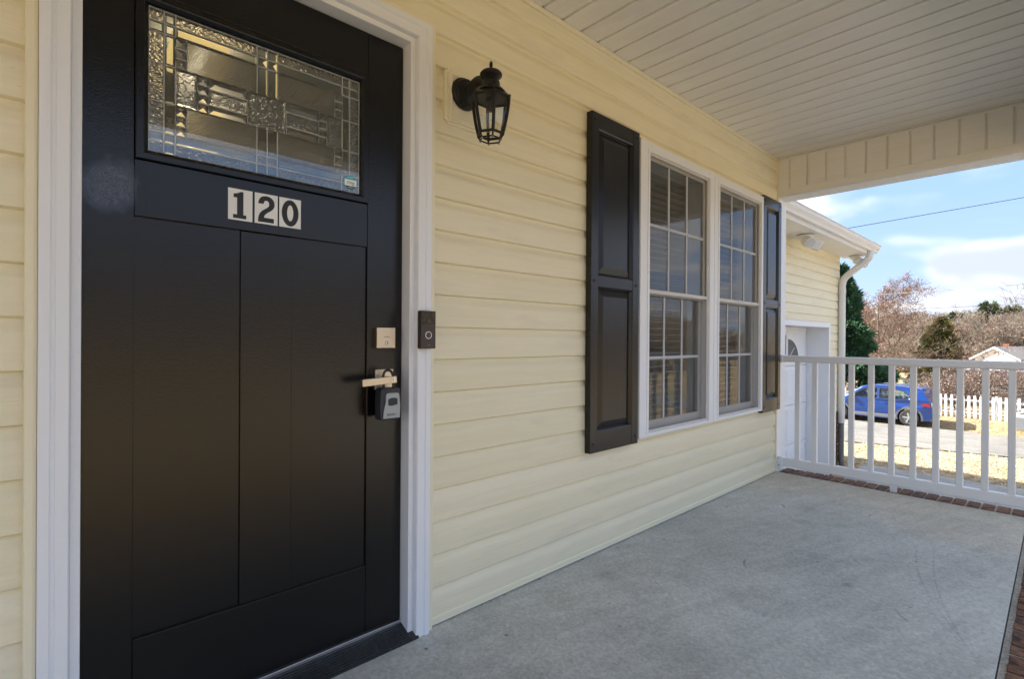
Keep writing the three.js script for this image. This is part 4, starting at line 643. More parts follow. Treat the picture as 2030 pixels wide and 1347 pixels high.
// ================================================================ CARS
function makeCar(label, paint, group) {
  const t = thing('parked_car', label, 'car', [0, 0, 0], group);
  const hw = 0.885, taper = (g) => { const p = g.attributes.position; for (let i = 0; i < p.count; i++) { const y = p.getY(i), x = p.getX(i); let k = 1 - 0.20 * sstep(0.93, 1.60, y) - 0.05 * sstep(0.75, 0.3, y) - 0.16 * Math.pow(clamp((x - 3.1) / 0.94), 2) - 0.10 * Math.pow(clamp((0.6 - x) / 0.6), 2); p.setZ(i, p.getZ(i) * k); } g.computeVertexNormals(); return g; };
  const RW = [0.74, 0.33], FW = [3.26, 0.33], AR = 0.405;
  const s = new THREE.Shape(); s.moveTo(0.10, 0.27); s.lineTo(0.03, 0.40); s.quadraticCurveTo(-0.01, 0.62, 0.05, 0.86); s.quadraticCurveTo(0.06, 1.0, 0.13, 1.07); s.lineTo(0.33, 1.44); s.quadraticCurveTo(0.37, 1.52, 0.50, 1.535); s.quadraticCurveTo(1.3, 1.60, 1.95, 1.585); s.quadraticCurveTo(2.30, 1.56, 2.45, 1.47); s.lineTo(3.02, 1.03); s.quadraticCurveTo(3.5, 1.0, 3.80, 0.88); s.quadraticCurveTo(4.02, 0.78, 4.04, 0.55); s.lineTo(4.00, 0.30); s.lineTo(3.92, 0.24);
  s.lineTo(FW[0] + AR, 0.24); s.absarc(FW[0], FW[1], AR, -0.22, Math.PI + 0.22, false); s.lineTo(RW[0] + AR, 0.24); s.absarc(RW[0], RW[1], AR, -0.22, Math.PI + 0.22, false); s.closePath();
  const wf = [[2.83, 1.06], [2.40, 1.40], [2.15, 1.462], [1.86, 1.475], [1.84, 1.03]], wr = [[1.76, 1.03], [1.78, 1.475], [1.20, 1.465], [0.95, 1.42], [0.66, 1.17], [0.74, 1.09], [1.2, 1.04]];
  const poly = (C, pts) => { const p = new C(); pts.forEach(([x, y], i) => p[i ? 'lineTo' : 'moveTo'](x, y)); p.closePath(); return p; };
  s.holes.push(poly(THREE.Path, wf), poly(THREE.Path, wr));
  part(t, 'body', boxMap(taper(new THREE.ExtrudeGeometry(s, { depth: 2 * hw - 0.12, bevelEnabled: true, bevelSize: 0.03, bevelThickness: 0.06, bevelSegments: 3, curveSegments: 20, steps: 1 }).translate(0, 0, -hw + 0.06))), paint);
  const dark = std({ color: lin(0.02, 0.02, 0.022), roughness: 0.55 }), clad = std({ color: lin(0.16, 0.16, 0.17), roughness: 0.6 }), gl = phy({ color: lin(0.55, 0.62, 0.62), transmission: 1, thickness: 0, roughness: 0.0, ior: 1.5 });
  for (const q of [-1, 1]) {
    const z = q * (hw - 0.004);
    for (const w of [wf, wr]) { part(t, 'side_window', taper(new THREE.ShapeGeometry(poly(THREE.Shape, w)).translate(0, 0, z)), gl); const o = poly(THREE.Shape, w.map(([x, y]) => { const cx = w === wf ? 2.2 : 1.3, cy = 1.26; return [cx + (x - cx) * 1.06, cy + (y - cy) * 1.09]; })); o.holes.push(poly(THREE.Path, w)); part(t, 'window_trim', taper(new THREE.ShapeGeometry(o).translate(0, 0, q * (hw + 0.002))), dark); }
    for (const [wx] of [RW, FW]) { const a = new THREE.Shape(); a.absarc(wx, 0.33, AR + 0.062, -0.20, Math.PI + 0.20, false); a.absarc(wx, 0.33, AR - 0.01, Math.PI + 0.20, -0.20, true); part(t, 'wheel_arch', taper(boxMap(new THREE.ExtrudeGeometry(a, { depth: 0.03, bevelEnabled: false, curveSegments: 20 }).translate(0, 0, q > 0 ? hw - 0.028 : -hw - 0.002))), clad); }
    part(t, 'sill_cladding', taper(B(RW[0] + AR + 0.06, FW[0] - AR - 0.06, 0.26, 0.36, q > 0 ? hw - 0.05 : -hw - 0.004, q > 0 ? hw + 0.004 : -hw + 0.05, 0.01)), clad);
    part(t, 'sill_accent', taper(B(RW[0] + AR + 0.05, FW[0] - AR - 0.05, 0.362, 0.40, q > 0 ? hw - 0.03 : -hw - 0.006, q > 0 ? hw + 0.006 : -hw + 0.03, 0.005)), M.chrome);
    for (const x of [1.45, 2.55]) part(t, 'door_handle', taper(B(x, x + 0.17, 0.885, 0.915, q > 0 ? hw : -hw - 0.02, q > 0 ? hw + 0.02 : -hw, 0.006)), paint);
    for (const x of [1.80, 2.86]) part(t, 'door_gap', taper(B(x, x + 0.012, 0.42, 1.0, q > 0 ? hw - 0.004 : -hw - 0.003, q > 0 ? hw + 0.003 : -hw + 0.004)), dark);
    part(t, 'mirror', new RoundedBoxGeometry(0.12, 0.12, 0.20, 2, 0.03).translate(2.72, 1.08, q * (hw + 0.02)), paint);
    part(t, 'tail_light', taper(boxMap(new THREE.ExtrudeGeometry(poly(THREE.Shape, [[0.045, 0.82], [0.30, 0.86], [0.36, 0.905], [0.30, 0.965], [0.09, 0.985]]), { depth: 0.02, bevelEnabled: false }).translate(0, 0, q > 0 ? hw - 0.008 : -hw - 0.012))), phy({ color: lin(0.42, 0.012, 0.015), roughness: 0.15, clearcoat: 1 }));
    part(t, 'headlight', taper(B(3.72, 3.98, 0.68, 0.80, q > 0 ? hw - 0.20 : -hw, q > 0 ? hw : -hw + 0.20, 0.02)), phy({ color: lin(0.75, 0.78, 0.8), roughness: 0.12, clearcoat: 1 }));
    part(t, 'roof_rail', tube([[0.75, 1.545, q * 0.60], [0.85, 1.60, q * 0.60], [1.4, 1.62, q * 0.60], [2.0, 1.60, q * 0.60], [2.12, 1.555, q * 0.60]], 0.014, 14, 6), M.chrome);
    for (const [wx] of [RW, FW]) {
      const w = grp(t, 'wheel', [wx, 0.33, q * 0.775]); if (q < 0) w.rotation.y = Math.PI;
      part(w, 'tyre', lathe([[0.235, -0.095], [0.29, -0.10], [0.32, -0.085], [0.33, -0.05], [0.33, 0.05], [0.32, 0.085], [0.29, 0.10], [0.235, 0.095]], 32).rotateX(Math.PI / 2), std({ color: lin(0.05, 0.047, 0.042), roughness: 0.9 }));
      part(w, 'rim', lathe([[0.237, -0.09], [0.237, 0.085], [0.222, 0.09], [0.212, 0.06], [0.205, -0.02], [0, -0.03]], 32).rotateX(Math.PI / 2), std({ color: lin(0.30, 0.30, 0.31), metalness: 0.8, roughness: 0.4 }));
      const sp = []; for (let k = 0; k < 5; k++) sp.push(B(-0.03, 0.03, 0.02, 0.222, 0.045, 0.075, 0.006).rotateZ(k * Math.PI * 0.4 + 0.2)); sp.push(new THREE.CylinderGeometry(0.05, 0.05, 0.04, 16).rotateX(Math.PI / 2).translate(0, 0, 0.06)); part(w, 'spokes', sp, std({ color: lin(0.72, 0.72, 0.72), metalness: 0.9, roughness: 0.25 }));
    }
  }
  part(t, 'rear_window', loft(4, (i) => [[0.145, 0.325, 0.30, 0.12][i], [1.09, 1.425, 1.44, 1.105][i], -0.60], (i) => [[0.145, 0.325, 0.30, 0.12][i], [1.09, 1.425, 1.44, 1.105][i], 0.60]), phy({ color: lin(0.02, 0.022, 0.025), roughness: 0.03, clearcoat: 1 }));
  part(t, 'windscreen', loft(4, (i) => [[2.47, 2.99, 3.01, 2.49][i], [1.44, 1.06, 1.075, 1.455][i], -0.62], (i) => [[2.47, 2.99, 3.01, 2.49][i], [1.44, 1.06, 1.075, 1.455][i], 0.62]), phy({ color: lin(0.03, 0.033, 0.036), roughness: 0.03, clearcoat: 1 }));
  part(t, 'rear_bumper', taper(B(-0.01, 0.30, 0.24, 0.44, -hw + 0.01, hw - 0.01, 0.05)), clad);
  part(t, 'spoiler', taper(B(0.22, 0.60, 1.495, 1.545, -0.66, 0.66, 0.015)), paint);
  part(t, 'number_plate', B(-0.004, 0.02, 0.60, 0.71, -0.16, 0.16, 0.004), M.white);
  part(t, 'grille', B(3.99, 4.05, 0.42, 0.66, -0.5, 0.5, 0.015), dark);
  part(t, 'underbody', B(0.25, 3.85, 0.20, 0.40, -0.62, 0.62), dark);
  return t;
}
const car1 = makeCar('bright blue compact SUV parked at the road edge before picket fence', phy({ color: lin(0.003, 0.048, 0.26), roughness: 0.28, metalness: 0.25, clearcoat: 1, clearcoatRoughness: 0.04 }), 'parked cars');
const car2 = makeCar('silver grey car parked on the verge, mostly hidden past the railing', phy({ color: lin(0.30, 0.32, 0.34), roughness: 0.3, metalness: 0.5, clearcoat: 1, clearcoatRoughness: 0.05 }), 'parked cars');
car1.rotation.y = Math.PI / 2 - 0.04; car1.position.set(26.95, hgt(26.6, -3) + 0.025, -1.86); car1.rotation.z = 0.0;
car2.rotation.y = Math.PI / 2; car2.position.set(27.15, hgt(26.9, 2) + 0.03, 0.42 + 4.04);

// ================================================================ VEGETATION
function branchGeo(bufs, a, b, ra, rb, n) {
  const d = b.clone().sub(a), l = d.length() || 1e-6; d.divideScalar(l); const u = new THREE.Vector3(Math.abs(d.y) > 0.9 ? 1 : 0, Math.abs(d.y) > 0.9 ? 0 : 1, 0).cross(d).normalize(), v = d.clone().cross(u);
  const { P, N } = bufs; for (let k = 0; k < n; k++) { const t0 = k / n * 6.2832, t1 = (k + 1) / n * 6.2832, c0 = Math.cos(t0), s0 = Math.sin(t0), c1 = Math.cos(t1), s1 = Math.sin(t1); const p = (o, r, c, s) => [o.x + (u.x * c + v.x * s) * r, o.y + (u.y * c + v.y * s) * r, o.z + (u.z * c + v.z * s) * r]; const n0 = [u.x * c0 + v.x * s0, u.y * c0 + v.y * s0, u.z * c0 + v.z * s0], n1 = [u.x * c1 + v.x * s1, u.y * c1 + v.y * s1, u.z * c1 + v.z * s1]; P.push(...p(a, ra, c0, s0), ...p(a, ra, c1, s1), ...p(b, rb, c1, s1), ...p(a, ra, c0, s0), ...p(b, rb, c1, s1), ...p(b, rb, c0, s0)); N.push(...n0, ...n1, ...n1, ...n0, ...n1, ...n0); }
}
const toGeo = (bf) => { const g = new THREE.BufferGeometry(); g.setAttribute('position', new THREE.Float32BufferAttribute(bf.P, 3)); g.setAttribute('normal', new THREE.Float32BufferAttribute(bf.N, 3)); if (bf.C) g.setAttribute('color', new THREE.Float32BufferAttribute(bf.C, 3)); return g; };
// bare deciduous tree: counts = children per level; returns trunk geometry, twig geometry and twig tips
function bareTree({ seed, h = 8, r0 = 0.14, counts = [9, 6, 6, 4], len = [0.5, 0.5, 0.5, 0.5], spread = 0.8, up = 0.35, stems = 1, rmin = 0.009, start = 0.25 }) {
  const r = rng(seed), trunk = { P: [], N: [] }, twig = { P: [], N: [] }, tips = [];
  const rv = () => new THREE.Vector3(r() - 0.5, r() - 0.5, r() - 0.5);
  function grow(p, d, L, rad, lev) {
    const seg = lev === 0 ? 6 : lev < 3 ? 4 : 2, pts = [p.clone()]; let q = p.clone(), dir = d.clone();
    for (let k = 0; k < seg; k++) { dir.addScaledVector(rv(), lev === 0 ? 0.16 : 0.34).addScaledVector(new THREE.Vector3(0, 1, 0), lev === 0 ? 0.1 : up * 0.25).normalize(); const nq = q.clone().addScaledVector(dir, L / seg); const ra = Math.max(rmin, rad * (1 - 0.78 * k / seg)), rb = Math.max(rmin * 0.8, rad * (1 - 0.78 * (k + 1) / seg)); branchGeo(lev < 2 ? trunk : twig, q, nq, ra, rb, lev < 2 ? 6 : 3); q = nq; pts.push(q.clone()); }
    if (lev >= counts.length) { tips.push(q.clone(), pts[1].clone()); return; }
    const n = counts[lev];
    for (let i = 0; i < n; i++) { const t = lev === 0 ? lerp(start, 1, (i + r()) / n) : lerp(0.25, 1, (i + r()) / n), f = t * seg, k = Math.min(seg - 1, Math.floor(f)), b = pts[k].clone().lerp(pts[k + 1], f - k); const ax = pts[k + 1].clone().sub(pts[k]).normalize(); let sd = rv().cross(ax).normalize(); const nd = ax.clone().multiplyScalar(1 - spread * 0.55 * (lev === 0 ? 1 : 0.8)).addScaledVector(sd, spread).addScaledVector(new THREE.Vector3(0, 1, 0), up * 0.5).normalize(); grow(b, nd, L * len[lev] * (0.7 + 0.6 * r()) * (lev === 0 ? 1.15 - 0.55 * t : 1), Math.max(rmin, rad * (1 - 0.7 * t) * 0.55), lev + 1); }
  }
  for (let s = 0; s < stems; s++) { const a = s / stems * 6.28 + r(); grow(new THREE.Vector3(stems > 1 ? Math.cos(a) * 0.12 : 0, 0, stems > 1 ? Math.sin(a) * 0.12 : 0), new THREE.Vector3(stems > 1 ? Math.cos(a) * 0.5 : (r() - 0.5) * 0.1, 1, stems > 1 ? Math.sin(a) * 0.5 : 0).normalize(), h * (stems > 1 ? 0.6 + 0.3 * r() : 0.72), r0, 0); }
  return { trunk: toGeo(trunk), twig: toGeo(twig), tips };
}
function leafFaces(points, per, size, jitter, cols, seed) {
  const r = rng(seed), b = { P: [], N: [], C: [] };
  for (const p of points) for (let k = 0; k < per; k++) { const c = new THREE.Vector3(p.x + (r() - 0.5) * jitter, p.y + (r() - 0.5) * jitter, p.z + (r() - 0.5) * jitter), u = new THREE.Vector3(r() - 0.5, r() - 0.5, r() - 0.5).normalize(), v = new THREE.Vector3(r() - 0.5, r() - 0.5, r() - 0.5).cross(u).normalize(), n = u.clone().cross(v), s = size * (0.6 + 0.8 * r()), q = (a, d) => [c.x + u.x * a * s + v.x * d * s, c.y + u.y * a * s + v.y * d * s, c.z + u.z * a * s + v.z * d * s]; b.P.push(...q(-1, 0), ...q(0, -0.55), ...q(1, 0), ...q(-1, 0), ...q(1, 0), ...q(0, 0.55)); const cc = cols[(r() * cols.length) | 0]; for (let i = 0; i < 6; i++) { b.N.push(n.x, n.y, n.z); b.C.push(...cc); } }
  return toGeo(b);
}
const bark = std({ color: lin(0.16, 0.125, 0.10), roughness: 0.95 }), barkPale = std({ color: lin(0.29, 0.235, 0.18), roughness: 0.95 }), twigMat = std({ color: lin(0.18, 0.13, 0.10), roughness: 0.95 }), leafV = std({ vertexColors: true, roughness: 0.9, color: lin(1, 1, 1) });
function plantTree(name, label, pos, T, mats, extra, group, rot = 0) { const t = thing(name, label, 'tree', pos, group); t.rotation.y = rot; part(t, 'trunk', T.trunk, mats[0]); const cr = part(t, 'crown', T.twig, mats[1]); if (extra) part(cr, 'buds', extra, leafV); return t; }
// budding maple behind the cedar
{
  const T = bareTree({ seed: 2024, h: 9.6, r0: 0.17, counts: [15, 7, 6, 5], len: [0.52, 0.5, 0.52, 0.5], spread: 0.95, up: 0.28, rmin: 0.010, start: 0.16 });
  const up = T.tips.filter((p) => p.y > 2.2);
  const pts = up.filter((_, i) => i % 2 === 0);
  plantTree('maple_tree', 'bare spreading tree with pinkish red buds behind the dark evergreen', [43.2, hgt(43.2, -6.9) - 0.1, -6.9], T, [barkPale, twigMat], leafFaces(pts, 4, 0.042, 0.36, [[0.31, 0.16, 0.125], [0.35, 0.21, 0.16], [0.28, 0.17, 0.125], [0.36, 0.26, 0.19]], 5), null, 0.6);
}
// bare tree just beyond the picture's right edge, its twigs reaching in
{
  const T = bareTree({ seed: 501, h: 9, r0: 0.15, counts: [11, 6, 5, 4], spread: 0.95, up: 0.25, rmin: 0.009 });
  plantTree('maple_tree', 'bare leafless tree past the silver car, twigs reaching over the sky', [38, hgt(38, 3.2) - 0.1, 3.0], T, [bark, twigMat], leafFaces(T.tips.filter((p, i) => p.y > 3 && i % 3 === 0), 1, 0.035, 0.2, [[0.36, 0.17, 0.12]], 6), null, 1.2);
}
// more bare trees between the maple and the valley
[[50, -9.2, 8.2, 71], [57, -10.3, 9.0, 72], [66, -8.0, 8.5, 73]].forEach(([x, z, h, s], i) => { const T = bareTree({ seed: s, h, r0: 0.13, counts: [11, 6, 6, 4], spread: 0.9, up: 0.3, rmin: 0.013 }); plantTree('bare_tree', 'tan leafless tree standing behind the budding pink tree', [x, hgt(x, z) - 0.1, z], T, [barkPale, barkPale], null, 'leafless trees behind the maple', s); });
// evergreens
function conifer({ seed, h, R, n, size, cols, droop = 0.35, pow = 0.75, ragged = 0.35, base = 0.04 }) {
  const r = rng(seed), b = { P: [], N: [], C: [] }, tr = { P: [], N: [] }; branchGeo(tr, new THREE.Vector3(0, 0, 0), new THREE.Vector3(0, h * 0.95, 0), h * 0.018, 0.02, 7);
  const lobes = [...Array(46)].map(() => ({ t: base * 0.8 + (0.97 - base * 0.8) * Math.pow(r(), 1.15), a: r() * 6.2832, k: 0.62 + r() * 0.55, w: 0.18 + r() * 0.2 }));
  for (const L of lobes) branchGeo(tr, new THREE.Vector3(0, h * L.t * 0.96, 0), new THREE.Vector3(Math.cos(L.a) * R * L.k * Math.pow(1 - L.t, pow) * 0.8, h * L.t, Math.sin(L.a) * R * L.k * Math.pow(1 - L.t, pow) * 0.8), 0.03, 0.008, 4);
  for (let i = 0; i < n; i++) {
    const L = lobes[(r() * lobes.length) | 0], q = r() < 0.72; let t = q ? clamp(L.t + (r() - 0.5) * 0.085, base, 0.995) : base + (0.995 - base) * r(), a = q ? L.a + (r() - 0.5) * L.w * 4 : r() * 6.2832; const rr = R * Math.pow(1 - t, pow) * (q ? L.k * Math.pow(r(), 0.35) : 0.82 * Math.pow(r(), 0.3)) * (1 + ragged * (N1(a * 2, t * 14) - 0.5));
    const c = new THREE.Vector3(Math.cos(a) * rr, h * t - rr * (droop - 0.25), Math.sin(a) * rr), out = new THREE.Vector3(Math.cos(a + (r() - 0.5)), 0.35 - droop + (r() - 0.5) * 0.6, Math.sin(a + (r() - 0.5))).normalize(), sd = new THREE.Vector3(r() - 0.5, (r() - 0.5) * 0.6, r() - 0.5).cross(out).normalize(), s = size * (0.6 + 0.8 * r()), cc = cols[(r() * cols.length) | 0];
    for (let k = 0; k < 3; k++) { const o = out.clone().addScaledVector(sd, (k - 1) * 0.65).normalize(), w = sd.clone().addScaledVector(new THREE.Vector3(0, 1, 0), (r() - 0.5) * 0.8).normalize(), nn = o.clone().cross(w).normalize(); const A = c, Bp = c.clone().addScaledVector(o, s), m = c.clone().addScaledVector(o, s * 0.45); b.P.push(A.x, A.y, A.z, m.x + w.x * s * 0.16, m.y + w.y * s * 0.16, m.z + w.z * s * 0.16, Bp.x, Bp.y, Bp.z, A.x, A.y, A.z, Bp.x, Bp.y, Bp.z, m.x - w.x * s * 0.16, m.y - w.y * s * 0.16, m.z - w.z * s * 0.16); for (let j = 0; j < 6; j++) { b.N.push(-nn.x, -nn.y, -nn.z); b.C.push(...cc); } }
  }
  return { trunk: toGeo(tr), leaf: toGeo(b) };
}
function plantConifer(name, label, pos, o, group) { const T = conifer(o), t = thing(name, label, 'tree', pos, group); part(t, 'trunk', T.trunk, bark); part(t, 'crown', T.leaf, leafV); return t; }
const gdark = [[0.026, 0.085, 0.036], [0.038, 0.11, 0.044], [0.02, 0.066, 0.028], [0.052, 0.13, 0.05]], gcedar = [[0.10, 0.11, 0.03], [0.15, 0.14, 0.036], [0.055, 0.085, 0.03], [0.045, 0.07, 0.03], [0.19, 0.16, 0.04]];
plantConifer('cypress_tree', 'dense dark green evergreen beside the garage downspout', [32.2, hgt(32.2, -6.75) - 0.1, -6.75], { seed: 8, h: 7.6, R: 2.25, n: 11000, size: 0.30, cols: gdark, droop: 0.28, pow: 0.62, ragged: 0.6 });
plantConifer('juniper_tree', 'yellowish green cone shaped juniper between pink tree and white house', [54.2, hgt(54.2, -5.2) - 0.1, -5.15], { seed: 19, h: 7.1, R: 2.3, n: 6500, size: 0.36, cols: gcedar, droop: 0.05, pow: 0.72, ragged: 0.7 });
[[139, -13.2, 10.5, 3.2, 31], [150, -9.0, 12.5, 3.6, 32], [150, -5.5, 11.5, 3.2, 33], [133, -15.5, 9.5, 2.6, 34]].forEach(([x, z, h, R, s]) => plantConifer('pine_tree', 'small green pine rising among the brown woods on the hill', [x, hgt(x, z) - 0.2, z], { seed: s, h, R, n: 1500, size: 0.8, cols: [[0.10, 0.13, 0.06], [0.13, 0.15, 0.07], [0.08, 0.11, 0.06]], droop: 0.0, pow: 0.45, base: 0.45 }, 'pines among the hillside woods'));
// far woods: leafless trees standing as one mass on the slope, and the same woods before the house
{
  const kinds = [301, 302, 303, 304].map((s) => { const T = bareTree({ seed: s, h: 12, r0: 0.16, counts: [13, 6, 5, 4], spread: 0.85, up: 0.35, rmin: 0.027, start: 0.2 }); return mergeGeometries([T.trunk, T.twig]); });
  const cols = [[0.33, 0.275, 0.215], [0.31, 0.255, 0.20], [0.36, 0.30, 0.235], [0.33, 0.255, 0.205], [0.31, 0.28, 0.215]];
  const wood = (place, count, seed, name, label) => kinds.forEach((g, ki) => { const r = rng(seed + ki), m = new THREE.InstancedMesh(g, std({ roughness: 1 }), count), M4 = new THREE.Matrix4(), q = new THREE.Quaternion(), c = new THREE.Color(); for (let i = 0; i < count; i++) { const [x, z, s] = place(r); q.setFromAxisAngle(new THREE.Vector3(0, 1, 0), r() * 6.28); M4.compose(new THREE.Vector3(x, hgt(x, z) - 0.3, z), q, new THREE.Vector3(s * (0.9 + 0.3 * r()), s, s * (0.9 + 0.3 * r()))); m.setMatrixAt(i, M4); const k = cols[(r() * cols.length) | 0], f = 0.68 + 0.24 * r(); m.setColorAt(i, c.setRGB(k[0] * f, k[1] * f, k[2] * f)); } m.name = numbered(name); m.userData = { kind: 'stuff', label, category: 'woods' }; m.castShadow = m.receiveShadow = true; scene.add(m); });
  wood((r) => { const x = 112 + Math.pow(r(), 1.2) * 120; return [x, lerp(-0.36, 0.22, r()) * x, 0.62 + 0.36 * r()]; }, 150, 900, 'hillside_woods', 'brown leafless woods covering the far hillside');
  wood((r) => [lerp(-45, 110, r()), 40 + r() * 26, 0.6 + 0.4 * r()], 60, 950, 'front_woods', 'leafless woods across the lawn before the house');
}
// shrubs behind the fence
[[30.6, -0.9, 2.3, 1], [31.2, 0.35, 2.5, 2], [30.5, -2.5, 1.9, 3], [31.6, -1.6, 2.1, 4], [30.4, -6.2, 1.3, 5], [32.2, 1.5, 2.4, 6]].forEach(([x, z, h, s]) => {
  const T = bareTree({ seed: 600 + s, h, r0: 0.04, counts: [6, 5, 4, 3], len: [0.62, 0.55, 0.5, 0.5], spread: 0.95, up: 0.15, stems: 4, rmin: 0.007, start: 0.2 });
  const t = thing('bare_shrub', 'tangled leafless shrub with pale twigs behind the picket fence', 'shrub', [x, hgt(x, z) - 0.05, z], 'leafless shrubs behind the fence'); part(t, 'stems', T.trunk, barkPale); const cr = part(t, 'twigs', T.twig, twigMat); part(cr, 'buds', leafFaces(T.tips.filter((_, i) => i % 2 === 0), 1, 0.028, 0.08, [[0.42, 0.30, 0.26], [0.5, 0.40, 0.34], [0.36, 0.22, 0.18]], 60 + s), leafV);
});

// ================================================================ NEIGHBOURS
{
  const t = thing('white_house', 'white gabled house with orange brick chimney below the hillside', 'house', [102, hgt(102, -5) - 0.1, -4.9]);
  const W = std({ color: lin(0.86, 0.86, 0.86), roughness: 0.7 }), R = std({ color: lin(0.16, 0.15, 0.15), roughness: 0.9 });
  t.rotation.y = -0.55;
  part(t, 'wall', [B(0, 9, 0, 3.35, -2.9, 2.9), loft(3, (i) => [0, [3.34, 3.34, 4.85][i], [-2.9, 2.9, 0][i]], (i) => [9, [3.34, 3.34, 4.85][i], [-2.9, 2.9, 0][i]])], W);
  const rf = part(t, 'roof', [-1, 1].map((q) => loft(4, (i) => [-0.4, [3.10, 4.92, 5.06, 3.24][i], q * [3.35, 0, 0, 3.35][i]], (i) => [9.4, [3.10, 4.92, 5.06, 3.24][i], q * [3.35, 0, 0, 3.35][i]])), R);
  part(rf, 'bargeboard', [-1, 1].map((q) => loft(4, (i) => [-0.48, [2.95, 4.77, 5.0, 3.18][i], q * [3.35, 0, 0, 3.35][i]], (i) => [-0.41, [2.95, 4.77, 5.0, 3.18][i], q * [3.35, 0, 0, 3.35][i]])), W);
  part(rf, 'chimney', B(3.4, 4.2, 4.0, 5.45, -1.55, -0.75), std({ color: lin(0.50, 0.17, 0.07), roughness: 0.9, map: brickMap }));
  part(t, 'gable_vent', new THREE.CylinderGeometry(0.32, 0.32, 0.04, 18).rotateZ(Math.PI / 2).translate(-0.03, 3.95, 0), std({ color: lin(0.55, 0.42, 0.34), roughness: 0.8 }));
  for (const z of [-1.7, 0.6]) { const w = part(t, 'window', B(-0.05, -0.001, 1.1, 2.4, z, z + 0.95), W); part(w, 'pane', B(-0.06, -0.051, 1.18, 2.32, z + 0.07, z + 0.88), M.black); }
}
{
  const t = thing('low_house', 'low house with plum brown roof behind the picket fence shrubs', 'house', [56.5, hgt(57, -4) - 0.1, -4.6]);
  const W = std({ color: lin(0.62, 0.60, 0.56), roughness: 0.8 }), R = std({ color: lin(0.105, 0.062, 0.085), roughness: 0.9, map: gritMap });
  t.rotation.y = -0.16;
  part(t, 'wall', B(0.5, 6, 0, 1.72, -3.2, 3.4), W);
  const rf = part(t, 'roof', [loft(4, (i) => [[-0.2, 3.2, 3.2, -0.2][i], [1.55, 2.86, 3.0, 1.69][i], -3.6], (i) => [[-0.2, 3.2, 3.2, -0.2][i], [1.55, 2.86, 3.0, 1.69][i], 3.8]), loft(4, (i) => [[6.7, 3.2, 3.2, 6.7][i], [1.55, 2.86, 3.0, 1.69][i], -3.6], (i) => [[6.7, 3.2, 3.2, 6.7][i], [1.55, 2.86, 3.0, 1.69][i], 3.8])], R);
  part(rf, 'ridge_cap', B(3.05, 3.35, 2.93, 3.08, -3.6, 3.8), M.white); part(rf, 'fascia', B(-0.24, -0.205, 1.50, 1.68, -3.6, 3.8), M.white);
  for (const z of [-2.2, 0.2, 2.0]) { const w = part(t, 'window', B(0.44, 0.499, 0.7, 1.45, z, z + 0.8), M.white); part(w, 'pane', B(0.42, 0.439, 0.76, 1.39, z + 0.06, z + 0.74), M.black); }
}
{
  const x = 43.4, z = -7.0, t = thing('well_shelter', 'small dark gabled wooden shelter on posts by the evergreen', 'shelter', [x, hgt(x, z), z]);
  const D = std({ color: lin(0.05, 0.055, 0.05), roughness: 0.9 }), G = std({ color: lin(0.16, 0.19, 0.15), roughness: 0.9 });
  for (const a of [-0.35, 0.35]) for (const c of [-0.4, 0.4]) part(t, 'post', B(a - 0.05, a + 0.05, 0, 2.0, c - 0.05, c + 0.05), D);
  part(t, 'roof', [-1, 1].map((q) => loft(4, (i) => [-0.6, [1.95, 2.45, 2.52, 2.02][i], q * [0.62, 0, 0, 0.62][i]], (i) => [0.6, [1.95, 2.45, 2.52, 2.02][i], q * [0.62, 0, 0, 0.62][i]])), D);
  part(t, 'lean_to_roof', loft(4, (i) => [-0.6, [1.85, 1.30, 1.36, 1.92][i], [0.55, 1.9, 1.9, 0.55][i]], (i) => [0.6, [1.85, 1.30, 1.36, 1.92][i], [0.55, 1.9, 1.9, 0.55][i]]), G);
  part(t, 'post', B(-0.45, -0.35, 0, 1.36, 1.75, 1.85), D); part(t, 'well_box', B(-0.4, 0.4, 0, 0.8, -0.35, 0.35), std({ color: lin(0.3, 0.29, 0.26), roughness: 0.9 }));
}
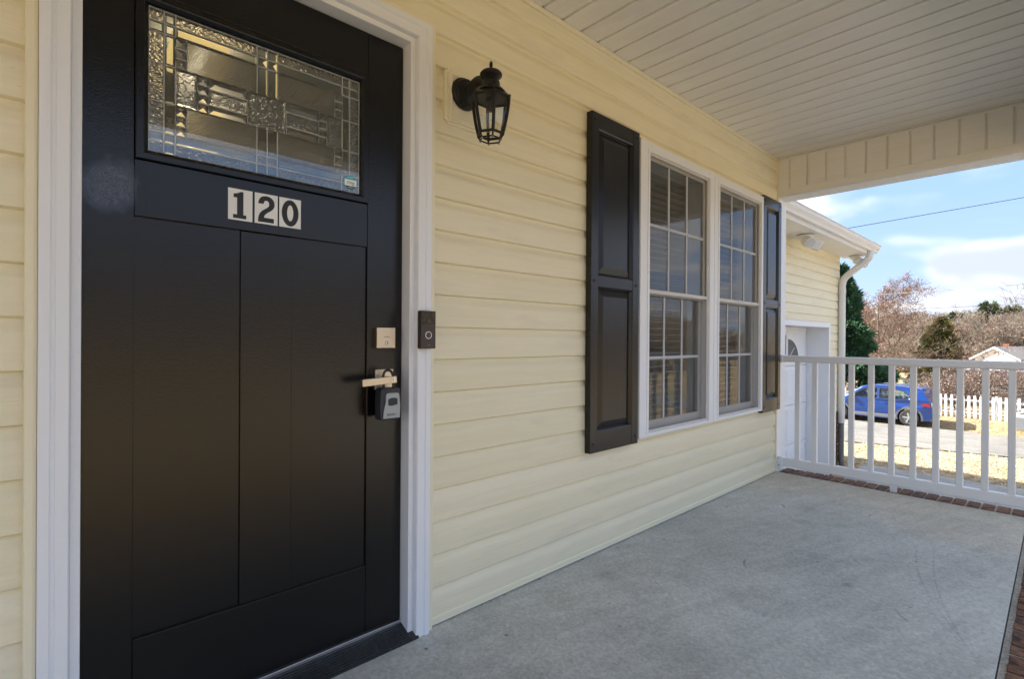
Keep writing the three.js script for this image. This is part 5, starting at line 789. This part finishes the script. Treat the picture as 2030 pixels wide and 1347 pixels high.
// ================================================================ POWER LINES
{
  const wm = std({ color: lin(0.03, 0.03, 0.035), roughness: 0.7 }), wp = std({ color: lin(0.55, 0.52, 0.47), roughness: 0.6 });
  const wire = (label, a, b, sag, rad, m) => { const pts = []; for (let k = 0; k <= 16; k++) { const s = k / 16; pts.push([lerp(a[0], b[0], s), lerp(a[1], b[1], s) - sag * 4 * s * (1 - s), lerp(a[2], b[2], s)]); } const o = part(scene, numbered('power_line'), tube(pts, rad, 32, 5), m); o.userData = { label, category: 'power line', group: 'overhead wires' }; };
  wire('dark overhead wire crossing the sky above the garage gutter', [22.7, 5.2, -9.4], [36.2, 8.51, 2.4], 0.0, 0.015, wm);
  wire('thin distant overhead wire low over the hillside woods', [70.5, 4.55, -15.0], [90, 5.95, 3.1], 0.0, 0.022, wm);
  wire('pale sunlit cable running in front of the budding tree', [30.9, 3.30, -10.6], [39.4, 4.18, -2.7], 0.0, 0.016, wp);
  const pole = (label, x, z, y) => { const t = thing('utility_pole', label, 'pole', [x, hgt(x, z), z], 'utility poles'); part(t, 'shaft', new THREE.CylinderGeometry(0.11, 0.15, y - hgt(x, z) + 0.4, 10).translate(0, (y - hgt(x, z) + 0.4) / 2, 0), bark); part(t, 'crossarm', B(-0.05, 0.05, y - hgt(x, z) - 0.1, y - hgt(x, z), -0.9, 0.9), bark); };
  pole('brown wooden utility pole carrying the dark overhead wire', 36.35, 2.55, 8.55); pole('brown wooden utility pole carrying the distant wire', 90.2, 3.3, 5.95);
}
// ================================================================ GRASS
{
  const P = [], N = [], r = rng(17); for (let k = 0; k < 7; k++) { const a = r() * 6.28, l = 0.035 + r() * 0.05, w = 0.004, ox = (r() - 0.5) * 0.07, oz = (r() - 0.5) * 0.07, lx = Math.cos(a) * l * 0.8, lz = Math.sin(a) * l * 0.8; P.push(ox - Math.sin(a) * w, 0, oz + Math.cos(a) * w, ox + Math.sin(a) * w, 0, oz - Math.cos(a) * w, ox + lx, l * 0.38, oz + lz); }
  const g = new THREE.BufferGeometry(); g.setAttribute('position', new THREE.Float32BufferAttribute(P, 3)); g.computeVertexNormals(); const n = 12000, m = new THREE.InstancedMesh(g, std({ roughness: 1 }), n), q = new THREE.Quaternion(), M4 = new THREE.Matrix4(), c = new THREE.Color();
  const pal = [[0.60, 0.51, 0.35], [0.55, 0.46, 0.31], [0.64, 0.55, 0.39], [0.38, 0.36, 0.19], [0.50, 0.41, 0.27]];
  for (let i = 0; i < n; i++) { let x, z; if (i < 9000) { z = lerp(-3.5, 5, r()); x = lerp(10.1, Math.min(17.5, roadNear(z) + 0.05), r()); } else { z = lerp(-8, 4, r()); x = lerp(26.3, 30, r()); } q.setFromAxisAngle(new THREE.Vector3(0, 1, 0), r() * 6.28); const s = 0.7 + r() * 0.8; M4.compose(new THREE.Vector3(x, hgt(x, z), z), q, new THREE.Vector3(s, s, s)); m.setMatrixAt(i, M4); const k = (x > 26.3 && r() < 0.4) ? pal[3] : pal[(r() * 5) | 0]; m.setColorAt(i, c.setRGB(...k)); }
  m.name = 'lawn_grass'; m.userData = { kind: 'stuff', label: 'short dry tan grass of the lawn by the road', category: 'grass' }; m.castShadow = m.receiveShadow = true; scene.add(m);
}
renderer.render(scene, camera);
